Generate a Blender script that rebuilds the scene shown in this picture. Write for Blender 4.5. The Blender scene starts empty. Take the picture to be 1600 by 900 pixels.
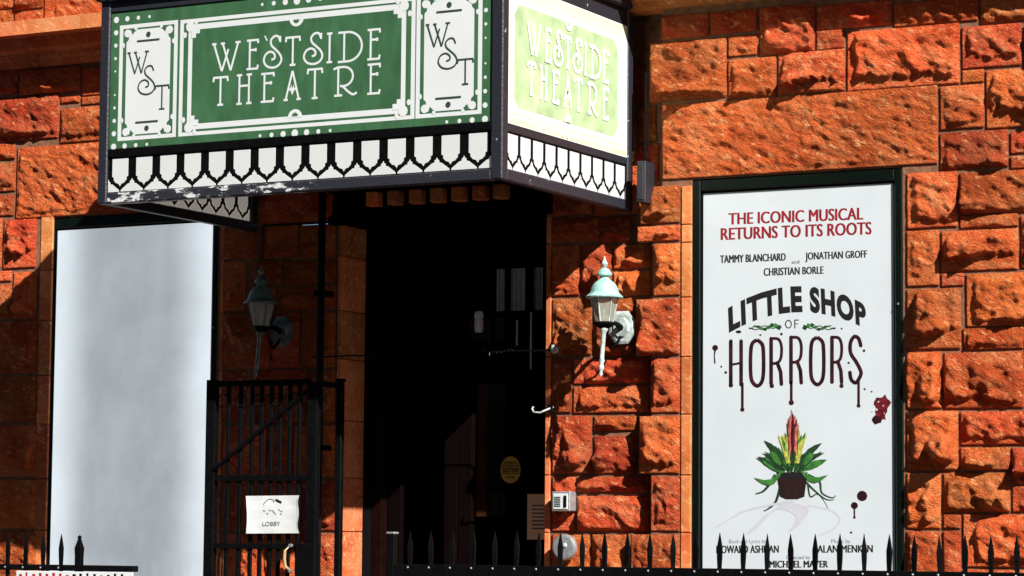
import bpy, math, random
from mathutils import Vector, Matrix, noise
R = math.radians
scene = bpy.context.scene
col = scene.collection

# ------------------------------------------------------------------ camera
F_PX = 4224.3                                   # focal length in pixels of the 1600 px wide photograph
CAM = Vector((7.2, -13.4, 1.6))
yaw, pit, rol = R(-28.228), R(5.289), R(.496)
fwd = Vector((math.sin(yaw)*math.cos(pit), math.cos(yaw)*math.cos(pit), math.sin(pit)))
rgt0 = Vector((math.cos(yaw), -math.sin(yaw), 0)); up0 = rgt0.cross(fwd)
rgt = math.cos(rol)*rgt0 + math.sin(rol)*up0
upv = -math.sin(rol)*rgt0 + math.cos(rol)*up0
cam = bpy.data.cameras.new('camera'); cam_o = bpy.data.objects.new('camera', cam); col.objects.link(cam_o)
m = Matrix.Identity(4)
for i in range(3):
    m[i][0] = rgt[i]; m[i][1] = upv[i]; m[i][2] = -fwd[i]; m[i][3] = CAM[i]
cam_o.matrix_world = m
cam.sensor_width = 36; cam.lens = F_PX/1600*36; cam.clip_end = 400
scene.camera = cam_o

# ------------------------------------------------------------------ light
SUN = Vector((1.5, -1.0, 1.3)).normalized()    # towards the sun
w = bpy.data.worlds.new('World'); scene.world = w; w.use_nodes = True
nt = w.node_tree; bg = nt.nodes['Background']; sky = nt.nodes.new('ShaderNodeTexSky')
sky.sky_type = 'NISHITA'; sky.sun_disc = False; sky.air_density = .55; sky.dust_density = .4
sky.sun_elevation = math.asin(SUN.z); sky.sun_rotation = math.atan2(SUN.x, SUN.y)
nt.links.new(sky.outputs[0], bg.inputs[0]); bg.inputs[1].default_value = 0.05
sun = bpy.data.lights.new('sun', 'SUN'); sun.energy = 5.0; sun.angle = R(.5); sun.color = (1, .97, .93)
so = bpy.data.objects.new('sun', sun); col.objects.link(so); so.location = (10, -10, 12)
so.rotation_euler = SUN.to_track_quat('Z', 'Y').to_euler()
scene.view_settings.view_transform = 'Standard'; scene.view_settings.look = 'None'
scene.view_settings.exposure = 0.74

# ------------------------------------------------------------------ measuring: a sight line of the photograph meets a real plane
def ray(px, py):
    return fwd + rgt*((px-800)/F_PX) - upv*((py-450)/F_PX)
def P(px, py, Y=0.0):
    d = ray(px, py); return CAM + d*((Y-CAM.y)/d.y)
def Q(px, py, X):
    d = ray(px, py); return CAM + d*((X-CAM.x)/d.x)

# ------------------------------------------------------------------ materials
MATS = {}
def mat(name, color, rough=.6, metal=0, var=0, scale=8, bump=0, bscale=40, spec=.5, stretch=(1, 1, 1)):
    if name in MATS: return MATS[name]
    m = bpy.data.materials.new(name); m.use_nodes = True; MATS[name] = m
    n, l = m.node_tree.nodes, m.node_tree.links; b = n['Principled BSDF']
    b.inputs['Base Color'].default_value = (*color, 1); b.inputs['Roughness'].default_value = rough
    b.inputs['Metallic'].default_value = metal; b.inputs['Specular IOR Level'].default_value = spec
    tc = n.new('ShaderNodeTexCoord'); mp = n.new('ShaderNodeMapping'); mp.inputs['Scale'].default_value = stretch
    l.new(tc.outputs['Object'], mp.inputs[0])
    if var:
        t = n.new('ShaderNodeTexNoise'); t.inputs['Scale'].default_value = scale; t.inputs['Detail'].default_value = 6
        l.new(mp.outputs[0], t.inputs['Vector'])
        r = n.new('ShaderNodeValToRGB'); r.color_ramp.elements[0].position = .3; r.color_ramp.elements[1].position = .7
        r.color_ramp.elements[0].color = (*[c*(1-var) for c in color], 1); r.color_ramp.elements[1].color = (*[min(1, c*(1+var*.6)) for c in color], 1)
        l.new(t.outputs[0], r.inputs[0]); l.new(r.outputs[0], b.inputs['Base Color'])
    if bump:
        t = n.new('ShaderNodeTexNoise'); t.inputs['Scale'].default_value = bscale; t.inputs['Detail'].default_value = 5
        l.new(mp.outputs[0], t.inputs['Vector'])
        bp = n.new('ShaderNodeBump'); bp.inputs['Strength'].default_value = bump; bp.inputs['Distance'].default_value = .01
        l.new(t.outputs[0], bp.inputs['Height']); l.new(bp.outputs[0], b.inputs['Normal'])
    return m

def stone_mat(name, cols, dark, bstr):
    m = bpy.data.materials.new(name); m.use_nodes = True; MATS[name] = m
    n, l = m.node_tree.nodes, m.node_tree.links; b = n['Principled BSDF']
    b.inputs['Roughness'].default_value = .9; b.inputs['Specular IOR Level'].default_value = .15
    tc = n.new('ShaderNodeTexCoord'); oi = n.new('ShaderNodeObjectInfo')
    off = n.new('ShaderNodeVectorMath'); off.operation = 'MULTIPLY_ADD'
    cx = n.new('ShaderNodeCombineXYZ')
    for i in range(3): l.new(oi.outputs['Random'], cx.inputs[i])
    l.new(cx.outputs[0], off.inputs[0]); off.inputs[1].default_value = (37, 53, 71)
    mp_ = n.new('ShaderNodeMapping'); mp_.vector_type = 'TEXTURE'; mp_.inputs['Rotation'].default_value = (0, R(28), 0); mp_.inputs['Scale'].default_value = (1.45, 1, .72)
    l.new(tc.outputs['Object'], mp_.inputs[0]); l.new(mp_.outputs[0], off.inputs[2])
    def nz(scale, detail=8, rough=.6):
        t = n.new('ShaderNodeTexNoise'); t.inputs['Scale'].default_value = scale; t.inputs['Detail'].default_value = detail
        t.inputs['Roughness'].default_value = rough; l.new(off.outputs[0], t.inputs['Vector']); return t
    big = nz(5, 6); r = n.new('ShaderNodeValToRGB'); l.new(big.outputs[0], r.inputs[0])
    e = r.color_ramp.elements; e[0].position = .3; e[1].position = .72
    e[0].color = (*cols[0], 1); e[1].color = (*cols[2], 1); k = e.new(.5); k.color = (*cols[1], 1)
    # each stone its own depth of colour
    hsv = n.new('ShaderNodeHueSaturation'); l.new(r.outputs[0], hsv.inputs['Color'])
    mr = n.new('ShaderNodeMapRange'); l.new(oi.outputs['Random'], mr.inputs[0]); mr.inputs[3].default_value = .66; mr.inputs[4].default_value = 1.2
    l.new(mr.outputs[0], hsv.inputs['Value'])
    mr2 = n.new('ShaderNodeMapRange'); fr = n.new('ShaderNodeMath'); fr.operation = 'FRACT'; mu = n.new('ShaderNodeMath'); mu.operation = 'MULTIPLY'
    l.new(oi.outputs['Random'], mu.inputs[0]); mu.inputs[1].default_value = 13.7; l.new(mu.outputs[0], fr.inputs[0])
    l.new(fr.outputs[0], mr2.inputs[0]); mr2.inputs[3].default_value = .493; mr2.inputs[4].default_value = .509
    l.new(mr2.outputs[0], hsv.inputs['Hue'])
    ge = n.new('ShaderNodeNewGeometry'); so_ = n.new('ShaderNodeTexNoise'); so_.inputs['Scale'].default_value = 1.7; so_.inputs['Detail'].default_value = 7; so_.inputs['Roughness'].default_value = .65
    l.new(ge.outputs['Position'], so_.inputs['Vector']); rs_ = n.new('ShaderNodeMapRange'); l.new(so_.outputs[0], rs_.inputs[0])
    rs_.inputs[1].default_value = .35; rs_.inputs[2].default_value = .62; rs_.inputs[3].default_value = .70; rs_.inputs[4].default_value = 1.12
    mv = n.new('ShaderNodeMath'); mv.operation = 'MULTIPLY'; l.new(mr.outputs[0], mv.inputs[0]); l.new(rs_.outputs[0], mv.inputs[1]); l.new(mv.outputs[0], hsv.inputs['Value'])
    # dark pits and soot
    pit_ = nz(62, 6, .75); rp = n.new('ShaderNodeValToRGB'); l.new(pit_.outputs[0], rp.inputs[0])
    rp.color_ramp.elements[0].position = .36; rp.color_ramp.elements[1].position = .47
    rp.color_ramp.elements[0].color = (.6, .6, .6, 1); rp.color_ramp.elements[1].color = (0, 0, 0, 1)
    mx = n.new('ShaderNodeMix'); mx.data_type = 'RGBA'; l.new(rp.outputs[0], mx.inputs[0]); l.new(hsv.outputs[0], mx.inputs[6]); mx.inputs[7].default_value = (*dark, 1)
    # pale sandy flecks
    fl = nz(30, 4, .6); rf = n.new('ShaderNodeValToRGB'); l.new(fl.outputs[0], rf.inputs[0])
    rf.color_ramp.elements[0].position = .56; rf.color_ramp.elements[1].position = .68
    rf.color_ramp.elements[0].color = (0, 0, 0, 1); rf.color_ramp.elements[1].color = (.75, .75, .75, 1)
    mx2 = n.new('ShaderNodeMix'); mx2.data_type = 'RGBA'; l.new(rf.outputs[0], mx2.inputs[0]); l.new(mx.outputs[2], mx2.inputs[6]); mx2.inputs[7].default_value = (.92, .42, .17, 1)
    l.new(mx2.outputs[2], b.inputs['Base Color'])
    b1 = nz(34, 8, .7); b2 = nz(105, 3, .6)
    ad = n.new('ShaderNodeMath'); ad.operation = 'MULTIPLY_ADD'; l.new(b2.outputs[0], ad.inputs[0]); ad.inputs[1].default_value = .45; l.new(b1.outputs[0], ad.inputs[2])
    bp = n.new('ShaderNodeBump'); bp.inputs['Strength'].default_value = bstr; bp.inputs['Distance'].default_value = .045 if bstr > .5 else .012
    l.new(ad.outputs[0], bp.inputs['Height']); l.new(bp.outputs[0], b.inputs['Normal'])
    return m

M_STONE = stone_mat('red_sandstone', ((.62, .080, .020), (.82, .150, .042), (.90, .27, .10)), (.12, .012, .008), 1.0)
M_ASH = stone_mat('tooled_sandstone', ((.64, .14, .045), (.76, .22, .075), (.84, .32, .13)), (.35, .06, .02), .12)
M_MORT = mat('mortar', (.24, .105, .055), .95, var=.4, scale=20, bump=.5)
M_IRON = mat('black_iron', (.0035, .0035, .004), .55, var=.4, scale=30, bump=.25, bscale=60, spec=.07)
M_DOOR = mat('dark_door_wood', (.0032, .0010, .0008), .8, var=.4, scale=9, spec=.05)
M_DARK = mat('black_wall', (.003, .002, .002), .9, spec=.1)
M_WOODR = mat('dark_red_frame', (.010, .0022, .0016), .8, var=.4, scale=12, spec=.04)
M_GFRAME = mat('dark_green_case_paint', (.002, .0055, .0038), .4, var=.3, scale=20, spec=.25)
M_WHITE = mat('white_enamel', (.70, .72, .71), .5, var=.04, scale=5)
M_GREEN = mat('green_vinyl', (.050, .140, .062), .42, var=.24, scale=16, stretch=(1, 1, .35))
M_GREY = mat('slate_print', (.03, .055, .045), .5)
M_CREAM = mat('cream_print', (.80, .82, .74), .5, var=.06, scale=4)
M_PALE = mat('sheen_pale_green', (.45, .62, .33), .4, var=.28, scale=9)  # these three pale tones paint the side sheet's sheen into its print
M_YEL = mat('sheen_pale_margin', (.76, .79, .50), .4, var=.14, scale=3)
M_YELW = mat('sheen_pale_white', (.80, .82, .70), .4, var=.05, scale=3)
M_PAPER = mat('poster_paper', (.63, .68, .705), .4, var=.05, scale=3)
M_INK = mat('black_ink', (.012, .010, .012), .5)
M_RED = mat('red_ink', (.30, .010, .018), .5, var=.35, scale=30)
M_SPLAT = mat('dark_red_splash', (.15, .008, .014), .5, var=.85, scale=50)
M_MAROON = mat('maroon_ink', (.035, .004, .007), .5, var=.9, scale=14)
M_INKSOFT = mat('slate_ink', (.12, .14, .17), .6)
M_LILAC = mat('pale_lilac_print', (.575, .575, .62), .5, var=.1, scale=9)
M_LEAF = mat('leaf_print', (.05, .20, .035), .5, var=.55, scale=26)
M_LEAFD = mat('dark_leaf_print', (.015, .055, .018), .5, var=.5, scale=26)
M_YBUD = mat('yellow_petal_print', (.50, .50, .09), .5, var=.5, scale=34)
M_OBUD = mat('coral_petal_print', (.60, .17, .12), .5, var=.5, scale=34)
M_POT = mat('brown_pot_print', (.022, .008, .007), .5, var=.4, scale=20)
M_VERD = mat('verdigris_copper', (.34, .60, .52), .55, var=.35, scale=26, bump=.2)
M_LWHITE = mat('weathered_lantern_metal', (.50, .58, .54), .5, var=.55, scale=24)
M_STEEL = mat('brushed_steel', (.42, .43, .44), .38, metal=.5, var=.25, scale=40)
M_STICK = mat('yellow_sticker', (.55, .48, .07), .5, var=.25)
M_BUFF = mat('buff_paper', (.88, .80, .52), .7, var=.1)
M_BRASS = mat('pale_brass', (.75, .55, .28), .35, metal=.4)
M_BLIND = mat('grey_blind', (.80, .84, .85), .8, var=.12, scale=20)
M_PAVE = mat('pavement_concrete', (.05, .048, .046), .9, var=.2, scale=3, bump=.3, bscale=30)
M_ROAD = mat('asphalt', (.05, .05, .05), .9, var=.2, scale=6, bump=.4, bscale=60)
M_PIPE = mat('pipe_paint', (.006, .006, .006), .4, spec=.3)
M_REDPR = mat('red_lettering', (.45, .02, .03), .5, var=.4, scale=40)

def frame_mat():
    m = mat('charcoal_sign_frame', (.020, .021, .028), .45, bump=.25, bscale=60)
    n, l = m.node_tree.nodes, m.node_tree.links; b = n['Principled BSDF']
    tc = n.new('ShaderNodeTexCoord')
    t = n.new('ShaderNodeTexNoise'); t.inputs['Scale'].default_value = 11; t.inputs['Detail'].default_value = 9; t.inputs['Roughness'].default_value = .7
    l.new(tc.outputs['Object'], t.inputs['Vector'])
    r = n.new('ShaderNodeValToRGB'); l.new(t.outputs[0], r.inputs[0])
    r.color_ramp.elements[0].position = .665; r.color_ramp.elements[1].position = .69
    r.color_ramp.elements[0].color = (.020, .021, .028, 1); r.color_ramp.elements[1].color = (.6, .62, .62, 1)
    l.new(r.outputs[0], b.inputs['Base Color']); return m
M_FRAME = frame_mat()
def chip_mat():
    m = mat('peeling_sign_frame', (.022, .023, .030), .5, bump=.3, bscale=60)
    n, l = m.node_tree.nodes, m.node_tree.links; b = n['Principled BSDF']
    tc = n.new('ShaderNodeTexCoord'); mp = n.new('ShaderNodeMapping'); mp.inputs['Scale'].default_value = (.6, 1, 1.5)
    l.new(tc.outputs['Object'], mp.inputs[0])
    t = n.new('ShaderNodeTexNoise'); t.inputs['Scale'].default_value = 13; t.inputs['Detail'].default_value = 10; t.inputs['Roughness'].default_value = .75
    l.new(mp.outputs[0], t.inputs['Vector'])
    r = n.new('ShaderNodeValToRGB'); sx = n.new('ShaderNodeSeparateXYZ'); l.new(tc.outputs['Object'], sx.inputs[0])
    # paint has peeled most on the left half of the rail
    wr = n.new('ShaderNodeMapRange'); l.new(sx.outputs[0], wr.inputs[0]); wr.inputs[1].default_value = -.3; wr.inputs[2].default_value = .45; wr.inputs[3].default_value = -.02; wr.inputs[4].default_value = -.14
    sm = n.new('ShaderNodeMath'); l.new(t.outputs[0], sm.inputs[0]); l.new(wr.outputs[0], sm.inputs[1]); l.new(sm.outputs[0], r.inputs[0])
    r.color_ramp.elements[0].position = .50; r.color_ramp.elements[1].position = .52
    r.color_ramp.elements[0].color = (.022, .023, .030, 1); r.color_ramp.elements[1].color = (.66, .67, .66, 1)
    l.new(r.outputs[0], b.inputs['Base Color']); return m
M_CHIP = chip_mat()
def translucent_mat(name, color, amount):
    m = mat(name, color, .5, var=.04, scale=5); n, l = m.node_tree.nodes, m.node_tree.links
    b = n['Principled BSDF']; out = n['Material Output']
    t = n.new('ShaderNodeBsdfTranslucent'); t.inputs[0].default_value = (color[0], color[1]*.95, color[2]*.88, 1)
    mx = n.new('ShaderNodeMixShader'); mx.inputs[0].default_value = amount
    l.new(b.outputs[0], mx.inputs[1]); l.new(t.outputs[0], mx.inputs[2]); l.new(mx.outputs[0], out.inputs[0]); return m
M_ACRYL = translucent_mat('white_acrylic', (.74, .76, .745), .18)
M_ACRYL2 = translucent_mat('aged_white_acrylic', (.85, .80, .72), .6)
for m_, e_ in ((M_ACRYL2, .30), (M_ACRYL, .04)):     # glow added to brighten the insets; the marquee holds no lamp
    m_.node_tree.nodes['Principled BSDF'].inputs['Emission Color'].default_value = (1, .93, .82, 1); m_.node_tree.nodes['Principled BSDF'].inputs['Emission Strength'].default_value = e_
def glow_panel_mat():
    # blotchy opal acrylic with glow added to soften cast shadow, brighter towards its sides
    m = mat('opal_glow_acrylic', (.02, .022, .025), .5, spec=.1); n, l = m.node_tree.nodes, m.node_tree.links; b = n['Principled BSDF']
    tc = n.new('ShaderNodeTexCoord'); mp = n.new('ShaderNodeMapping'); mp.inputs['Scale'].default_value = (1, 1, .8)
    l.new(tc.outputs['Object'], mp.inputs[0])
    t = n.new('ShaderNodeTexNoise'); t.inputs['Scale'].default_value = 3.4; t.inputs['Detail'].default_value = 7; t.inputs['Roughness'].default_value = .55
    l.new(mp.outputs[0], t.inputs['Vector'])
    sx = n.new('ShaderNodeSeparateXYZ'); l.new(tc.outputs['Object'], sx.inputs[0])
    ab = n.new('ShaderNodeMath'); ab.operation = 'ABSOLUTE'; l.new(sx.outputs[0], ab.inputs[0])
    mr = n.new('ShaderNodeMapRange'); mr.interpolation_type = 'SMOOTHSTEP'; l.new(ab.outputs[0], mr.inputs[0])
    mr.inputs[1].default_value = .25; mr.inputs[2].default_value = .6; mr.inputs[3].default_value = 0; mr.inputs[4].default_value = .26
    ad = n.new('ShaderNodeMath'); ad.operation = 'MULTIPLY_ADD'; l.new(t.outputs[0], ad.inputs[0]); ad.inputs[1].default_value = .17; l.new(mr.outputs[0], ad.inputs[2])
    b.inputs['Emission Color'].default_value = (.86, .94, 1.0, 1); a2 = n.new('ShaderNodeMath'); l.new(ad.outputs[0], a2.inputs[0]); a2.inputs[1].default_value = .19; l.new(a2.outputs[0], b.inputs['Emission Strength']); return m
M_OPAL = glow_panel_mat()
def glass_mat():
    m = bpy.data.materials.new('lantern_glass'); m.use_nodes = True; n, l = m.node_tree.nodes, m.node_tree.links
    b = n['Principled BSDF']; b.inputs['Base Color'].default_value = (.42, .45, .36, 1); b.inputs['Roughness'].default_value = .15
    t = n.new('ShaderNodeBsdfTransparent'); mx = n.new('ShaderNodeMixShader'); mx.inputs[0].default_value = .45
    l.new(b.outputs[0], mx.inputs[1]); l.new(t.outputs[0], mx.inputs[2]); l.new(mx.outputs[0], n['Material Output'].inputs[0]); return m
M_LGLASS = glass_mat()
M_PANE = mat('dark_glass', (.012, .014, .016), .06, spec=.6)

# ------------------------------------------------------------------ mesh helpers
class MB:
    def __init__(s): s.v = []; s.f = []; s.m = []
    def add(s, vs, fs, mi=0):
        o = len(s.v); s.v += [tuple(v) for v in vs]; s.f += [tuple(i+o for i in f) for f in fs]; s.m += [mi]*len(fs); return s
    def box(s, x0, x1, y0, y1, z0, z1, mi=0, bev=0):
        if bev:
            b = bev; vs = []
            xs = (x0, x0+b, x1-b, x1); ys = (y0, y0+b, y1-b, y1); zs = (z0, z0+b, z1-b, z1)
            # chamfered box as the hull of 24 points
            idx = {}
            for i in (0, 1):
                for j in (0, 1):
                    for k in (0, 1):
                        X = (xs[0], xs[1]) if i == 0 else (xs[3], xs[2]); Y = (ys[0], ys[1]) if j == 0 else (ys[3], ys[2]); Z = (zs[0], zs[1]) if k == 0 else (zs[3], zs[2])
                        for a, p in (('x', (X[0], Y[1], Z[1])), ('y', (X[1], Y[0], Z[1])), ('z', (X[1], Y[1], Z[0]))):
                            idx[(i, j, k, a)] = len(vs); vs.append(p)
            g = lambda *k: idx[k]; fs = []
            for i in (0, 1): fs.append([g(i, 0, 0, 'x'), g(i, 1, 0, 'x'), g(i, 1, 1, 'x'), g(i, 0, 1, 'x')][::(-1 if i == 0 else 1)])
            for j in (0, 1): fs.append([g(0, j, 0, 'y'), g(1, j, 0, 'y'), g(1, j, 1, 'y'), g(0, j, 1, 'y')][::(1 if j == 0 else -1)])
            for k in (0, 1): fs.append([g(0, 0, k, 'z'), g(1, 0, k, 'z'), g(1, 1, k, 'z'), g(0, 1, k, 'z')][::(-1 if k == 0 else 1)])
            for i in (0, 1):
                for j in (0, 1): fs.append([g(i, j, 0, 'x'), g(i, j, 1, 'x'), g(i, j, 1, 'y'), g(i, j, 0, 'y')])
                for k in (0, 1): fs.append([g(i, 0, k, 'x'), g(i, 1, k, 'x'), g(i, 1, k, 'z'), g(i, 0, k, 'z')])
            for j in (0, 1):
                for k in (0, 1): fs.append([g(0, j, k, 'y'), g(1, j, k, 'y'), g(1, j, k, 'z'), g(0, j, k, 'z')])
            for i in (0, 1):
                for j in (0, 1):
                    for k in (0, 1): fs.append([g(i, j, k, 'x'), g(i, j, k, 'y'), g(i, j, k, 'z')])
            return s.add(vs, fs, mi)
        vs = [(x, y, z) for x in (x0, x1) for y in (y0, y1) for z in (z0, z1)]
        return s.add(vs, [(0, 1, 3, 2), (4, 6, 7, 5), (0, 4, 5, 1), (2, 3, 7, 6), (0, 2, 6, 4), (1, 5, 7, 3)], mi)
    def lathe(s, prof, cx=0, cy=0, n=16, mi=0, tilt=None):
        vs = []; fs = []
        for r, z in prof:
            for i in range(n):
                a = 2*math.pi*(i+.5)/n; vs.append((cx+r*math.cos(a), cy+r*math.sin(a), z))
        for k in range(len(prof)-1):
            for i in range(n):
                j = (i+1) % n; fs.append((k*n+i, k*n+j, (k+1)*n+j, (k+1)*n+i))
        fs.append(tuple(range(n))[::-1]); fs.append(tuple((len(prof)-1)*n+i for i in range(n)))
        return s.add(vs, fs, mi)
    def tube(s, pts, r, n=8, mi=0):
        pts = [Vector(p) for p in pts]; vs = []; fs = []
        rr = r if isinstance(r, (list, tuple)) else [r]*len(pts)
        for k, p in enumerate(pts):
            d = (pts[min(k+1, len(pts)-1)]-pts[max(k-1, 0)]).normalized()
            a = d.orthogonal().normalized() if abs(d.z) > .9 else d.cross(Vector((0, 0, 1))).normalized(); b = d.cross(a)
            if abs(d.z) > .9: a = Vector((1, 0, 0)); b = d.cross(a).normalized(); a = b.cross(d)
            for i in range(n):
                t = 2*math.pi*i/n; vs.append(p+a*math.cos(t)*rr[k]+b*math.sin(t)*rr[k])
        for k in range(len(pts)-1):
            for i in range(n):
                j = (i+1) % n; fs.append((k*n+i, k*n+j, (k+1)*n+j, (k+1)*n+i))
        fs.append(tuple(range(n))); fs.append(tuple((len(pts)-1)*n+i for i in range(n)))
        return s.add(vs, fs, mi)
    def build(s, name, mats, parent=None, smooth=False, origin=None):
        import bmesh
        me = bpy.data.meshes.new(name)
        o3 = Vector(origin) if origin is not None else Vector((0, 0, 0))
        me.from_pydata([tuple(Vector(v)-o3) for v in s.v], [], s.f)
        if not isinstance(mats, (list, tuple)): mats = [mats]
        for mm in mats: me.materials.append(mm)
        me.polygons.foreach_set('material_index', s.m)
        bm = bmesh.new(); bm.from_mesh(me); bmesh.ops.recalc_face_normals(bm, faces=bm.faces); bm.to_mesh(me); bm.free()
        if smooth: me.polygons.foreach_set('use_smooth', [True]*len(me.polygons))
        o = bpy.data.objects.new(name, me); col.objects.link(o)
        o.location = o3
        if parent: o.parent = parent; o.location = o3-Vector(parent.location)
        return o
def tag(o, label=None, cat=None, group=None, kind=None):
    if label: o['label'] = label
    if cat: o['category'] = cat
    if group: o['group'] = group
    if kind: o['kind'] = kind
    return o
def empty(name, loc, label, cat, group=None):
    o = bpy.data.objects.new(name, None); col.objects.link(o); o.location = loc; o.empty_display_size = .1
    return tag(o, label, cat, group)
def dup(root, loc):
    r = root.copy(); col.objects.link(r); r.location = loc
    for ch in root.children:
        c = ch.copy(); col.objects.link(c); c.parent = r
        for g in ch.children:
            d = g.copy(); col.objects.link(d); d.parent = c
    return r

# ------------------------------------------------------------------ flat print: strokes, discs, polygons, type
class Art:
    """flat printed shapes on a plane; fn(u, v, d) gives the point d proud of the sheet"""
    def __init__(s, fn, step=.0003): s.fn = fn; s.v = []; s.f = []; s.m = []; s.mats = []; s.k = 0; s.base = 0; s.step = step
    def mi(s, m):
        if m not in s.mats: s.mats.append(m)
        return s.mats.index(m)
    def d(s):
        s.k = (s.k+1) % 11; return s.base+.0006+s.k*s.step*.55
    def poly(s, pts, m, d=None):
        d = s.d() if d is None else d; o = len(s.v)
        s.v += [tuple(s.fn(u, v, d)) for u, v in pts]; s.f.append(tuple(range(o, o+len(pts)))); s.m.append(s.mi(m))
    def rect(s, u0, v0, u1, v1, m): s.poly([(u0, v0), (u1, v0), (u1, v1), (u0, v1)], m)
    def ring(s, u0, v0, u1, v1, t, m, tv=None):
        tv = tv or t; d = s.d(); o = len(s.v); k = s.mi(m)
        for a, b in ((u0, v0), (u1, v0), (u1, v1), (u0, v1), (u0+t, v0+tv), (u1-t, v0+tv), (u1-t, v1-tv), (u0+t, v1-tv)): s.v.append(tuple(s.fn(a, b, d)))
        for i in range(4):
            j = (i+1) % 4; s.f.append((o+i, o+j, o+4+j, o+4+i)); s.m.append(k)
    def disc(s, u, v, r, m, ru=None, n=16, a0=0, a1=360):
        ru = ru or r
        s.poly([(u+ru*math.cos(R(a0+(a1-a0)*i/n)), v+r*math.sin(R(a0+(a1-a0)*i/n))) for i in range(n+(0 if a1-a0 == 360 else 1))], m)
    def stroke(s, pts, wd, m, closed=False, cap=False):
        pts = [Vector(p) for p in pts]; n = len(pts); d = s.d(); o = len(s.v); k = s.mi(m)
        ws = wd if isinstance(wd, (list, tuple)) else [wd]*n
        for i, p in enumerate(pts):
            a = pts[i-1] if (i or closed) else p; b = pts[(i+1) % n] if (i < n-1 or closed) else p
            t1 = (p-a).normalized() if (p-a).length > 1e-9 else None; t2 = (b-p).normalized() if (b-p).length > 1e-9 else None
            t = ((t1 or t2)+(t2 or t1)); t = t.normalized() if t.length > 1e-6 else (t1 or t2)
            nn = Vector((-t.y, t.x)); c = max(.55, abs(nn.dot(Vector((-(t1 or t2).y, (t1 or t2).x))))); h = ws[i]/2/c
            for q in (p+nn*h, p-nn*h): s.v.append(tuple(s.fn(q.x, q.y, d)))
        for i in range(n-1+(1 if closed else 0)):
            j = (i+1) % n; s.f.append((o+2*i, o+2*j, o+2*j+1, o+2*i+1)); s.m.append(k)
        if cap:
            for q, ww in ((pts[0], ws[0]), (pts[-1], ws[-1])): s.disc(q.x, q.y, ww/2, m, n=10)
    def text(s, string, u0, u1, v0, v1, m, bold=0.0, warp=None, track=1.0):
        vs, fs = glyphs(string, bold, track)
        x0 = min(v[0] for v in vs); x1 = max(v[0] for v in vs); y0 = 0; y1 = max(v[1] for v in vs)
        d = s.d(); o = len(s.v); k = s.mi(m)
        for x, y in vs:
            u = (x-x0)/(x1-x0); v = (y-y0)/(y1-y0); uu = u0+u*(u1-u0); vv = v0+v*(v1-v0)
            if warp: uu, vv = warp(u, v)
            s.v.append(tuple(s.fn(uu, vv, d)))
        s.f += [tuple(i+o for i in f) for f in fs]; s.m += [k]*len(fs)
    def build(s, name, parent=None, origin=None):
        b = MB(); b.v = s.v; b.f = s.f; b.m = s.m
        me = bpy.data.meshes.new(name); o3 = Vector(origin) if origin is not None else Vector((0, 0, 0))
        me.from_pydata([tuple(Vector(v)-o3) for v in s.v], [], s.f)
        for mm in s.mats: me.materials.append(mm)
        me.polygons.foreach_set('material_index', s.m)
        o = bpy.data.objects.new(name, me); col.objects.link(o); o.location = o3
        if parent: o.parent = parent; o.location = o3-Vector(parent.location)
        return o
_g = {}
def glyphs(string, bold, track):
    key = (string, bold, track)
    if key not in _g:
        cu = bpy.data.curves.new('type', 'FONT'); cu.body = string; cu.offset = bold; cu.space_character = track; cu.resolution_u = 4
        o = bpy.data.objects.new('type', cu); col.objects.link(o)
        dg = bpy.context.evaluated_depsgraph_get(); me = bpy.data.meshes.new_from_object(o.evaluated_get(dg))
        vs = [(v.co.x, v.co.y) for v in me.vertices]; y0 = 0
        _g[key] = ([(x, y-y0) for x, y in vs], [tuple(p.vertices) for p in me.polygons])
        bpy.data.objects.remove(o); bpy.data.curves.remove(cu); bpy.data.meshes.remove(me)
    return _g[key]
def arc(cx, cy, rx, ry, a0, a1, n=14): return [(cx+rx*math.cos(R(a0+(a1-a0)*i/n)), cy+ry*math.sin(R(a0+(a1-a0)*i/n))) for i in range(n+1)]
def smooth(pts, n=6):
    out = []
    for i in range(len(pts)-1):
        p0 = pts[max(i-1, 0)]; p1 = pts[i]; p2 = pts[i+1]; p3 = pts[min(i+2, len(pts)-1)]
        for k in range(n):
            t = k/n; out.append(tuple(.5*((2*p1[j])+(-p0[j]+p2[j])*t+(2*p0[j]-5*p1[j]+4*p2[j]-p3[j])*t*t+(-p0[j]+3*p1[j]-3*p2[j]+p3[j])*t**3) for j in (0, 1)))
    return out+[pts[-1]]
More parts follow.
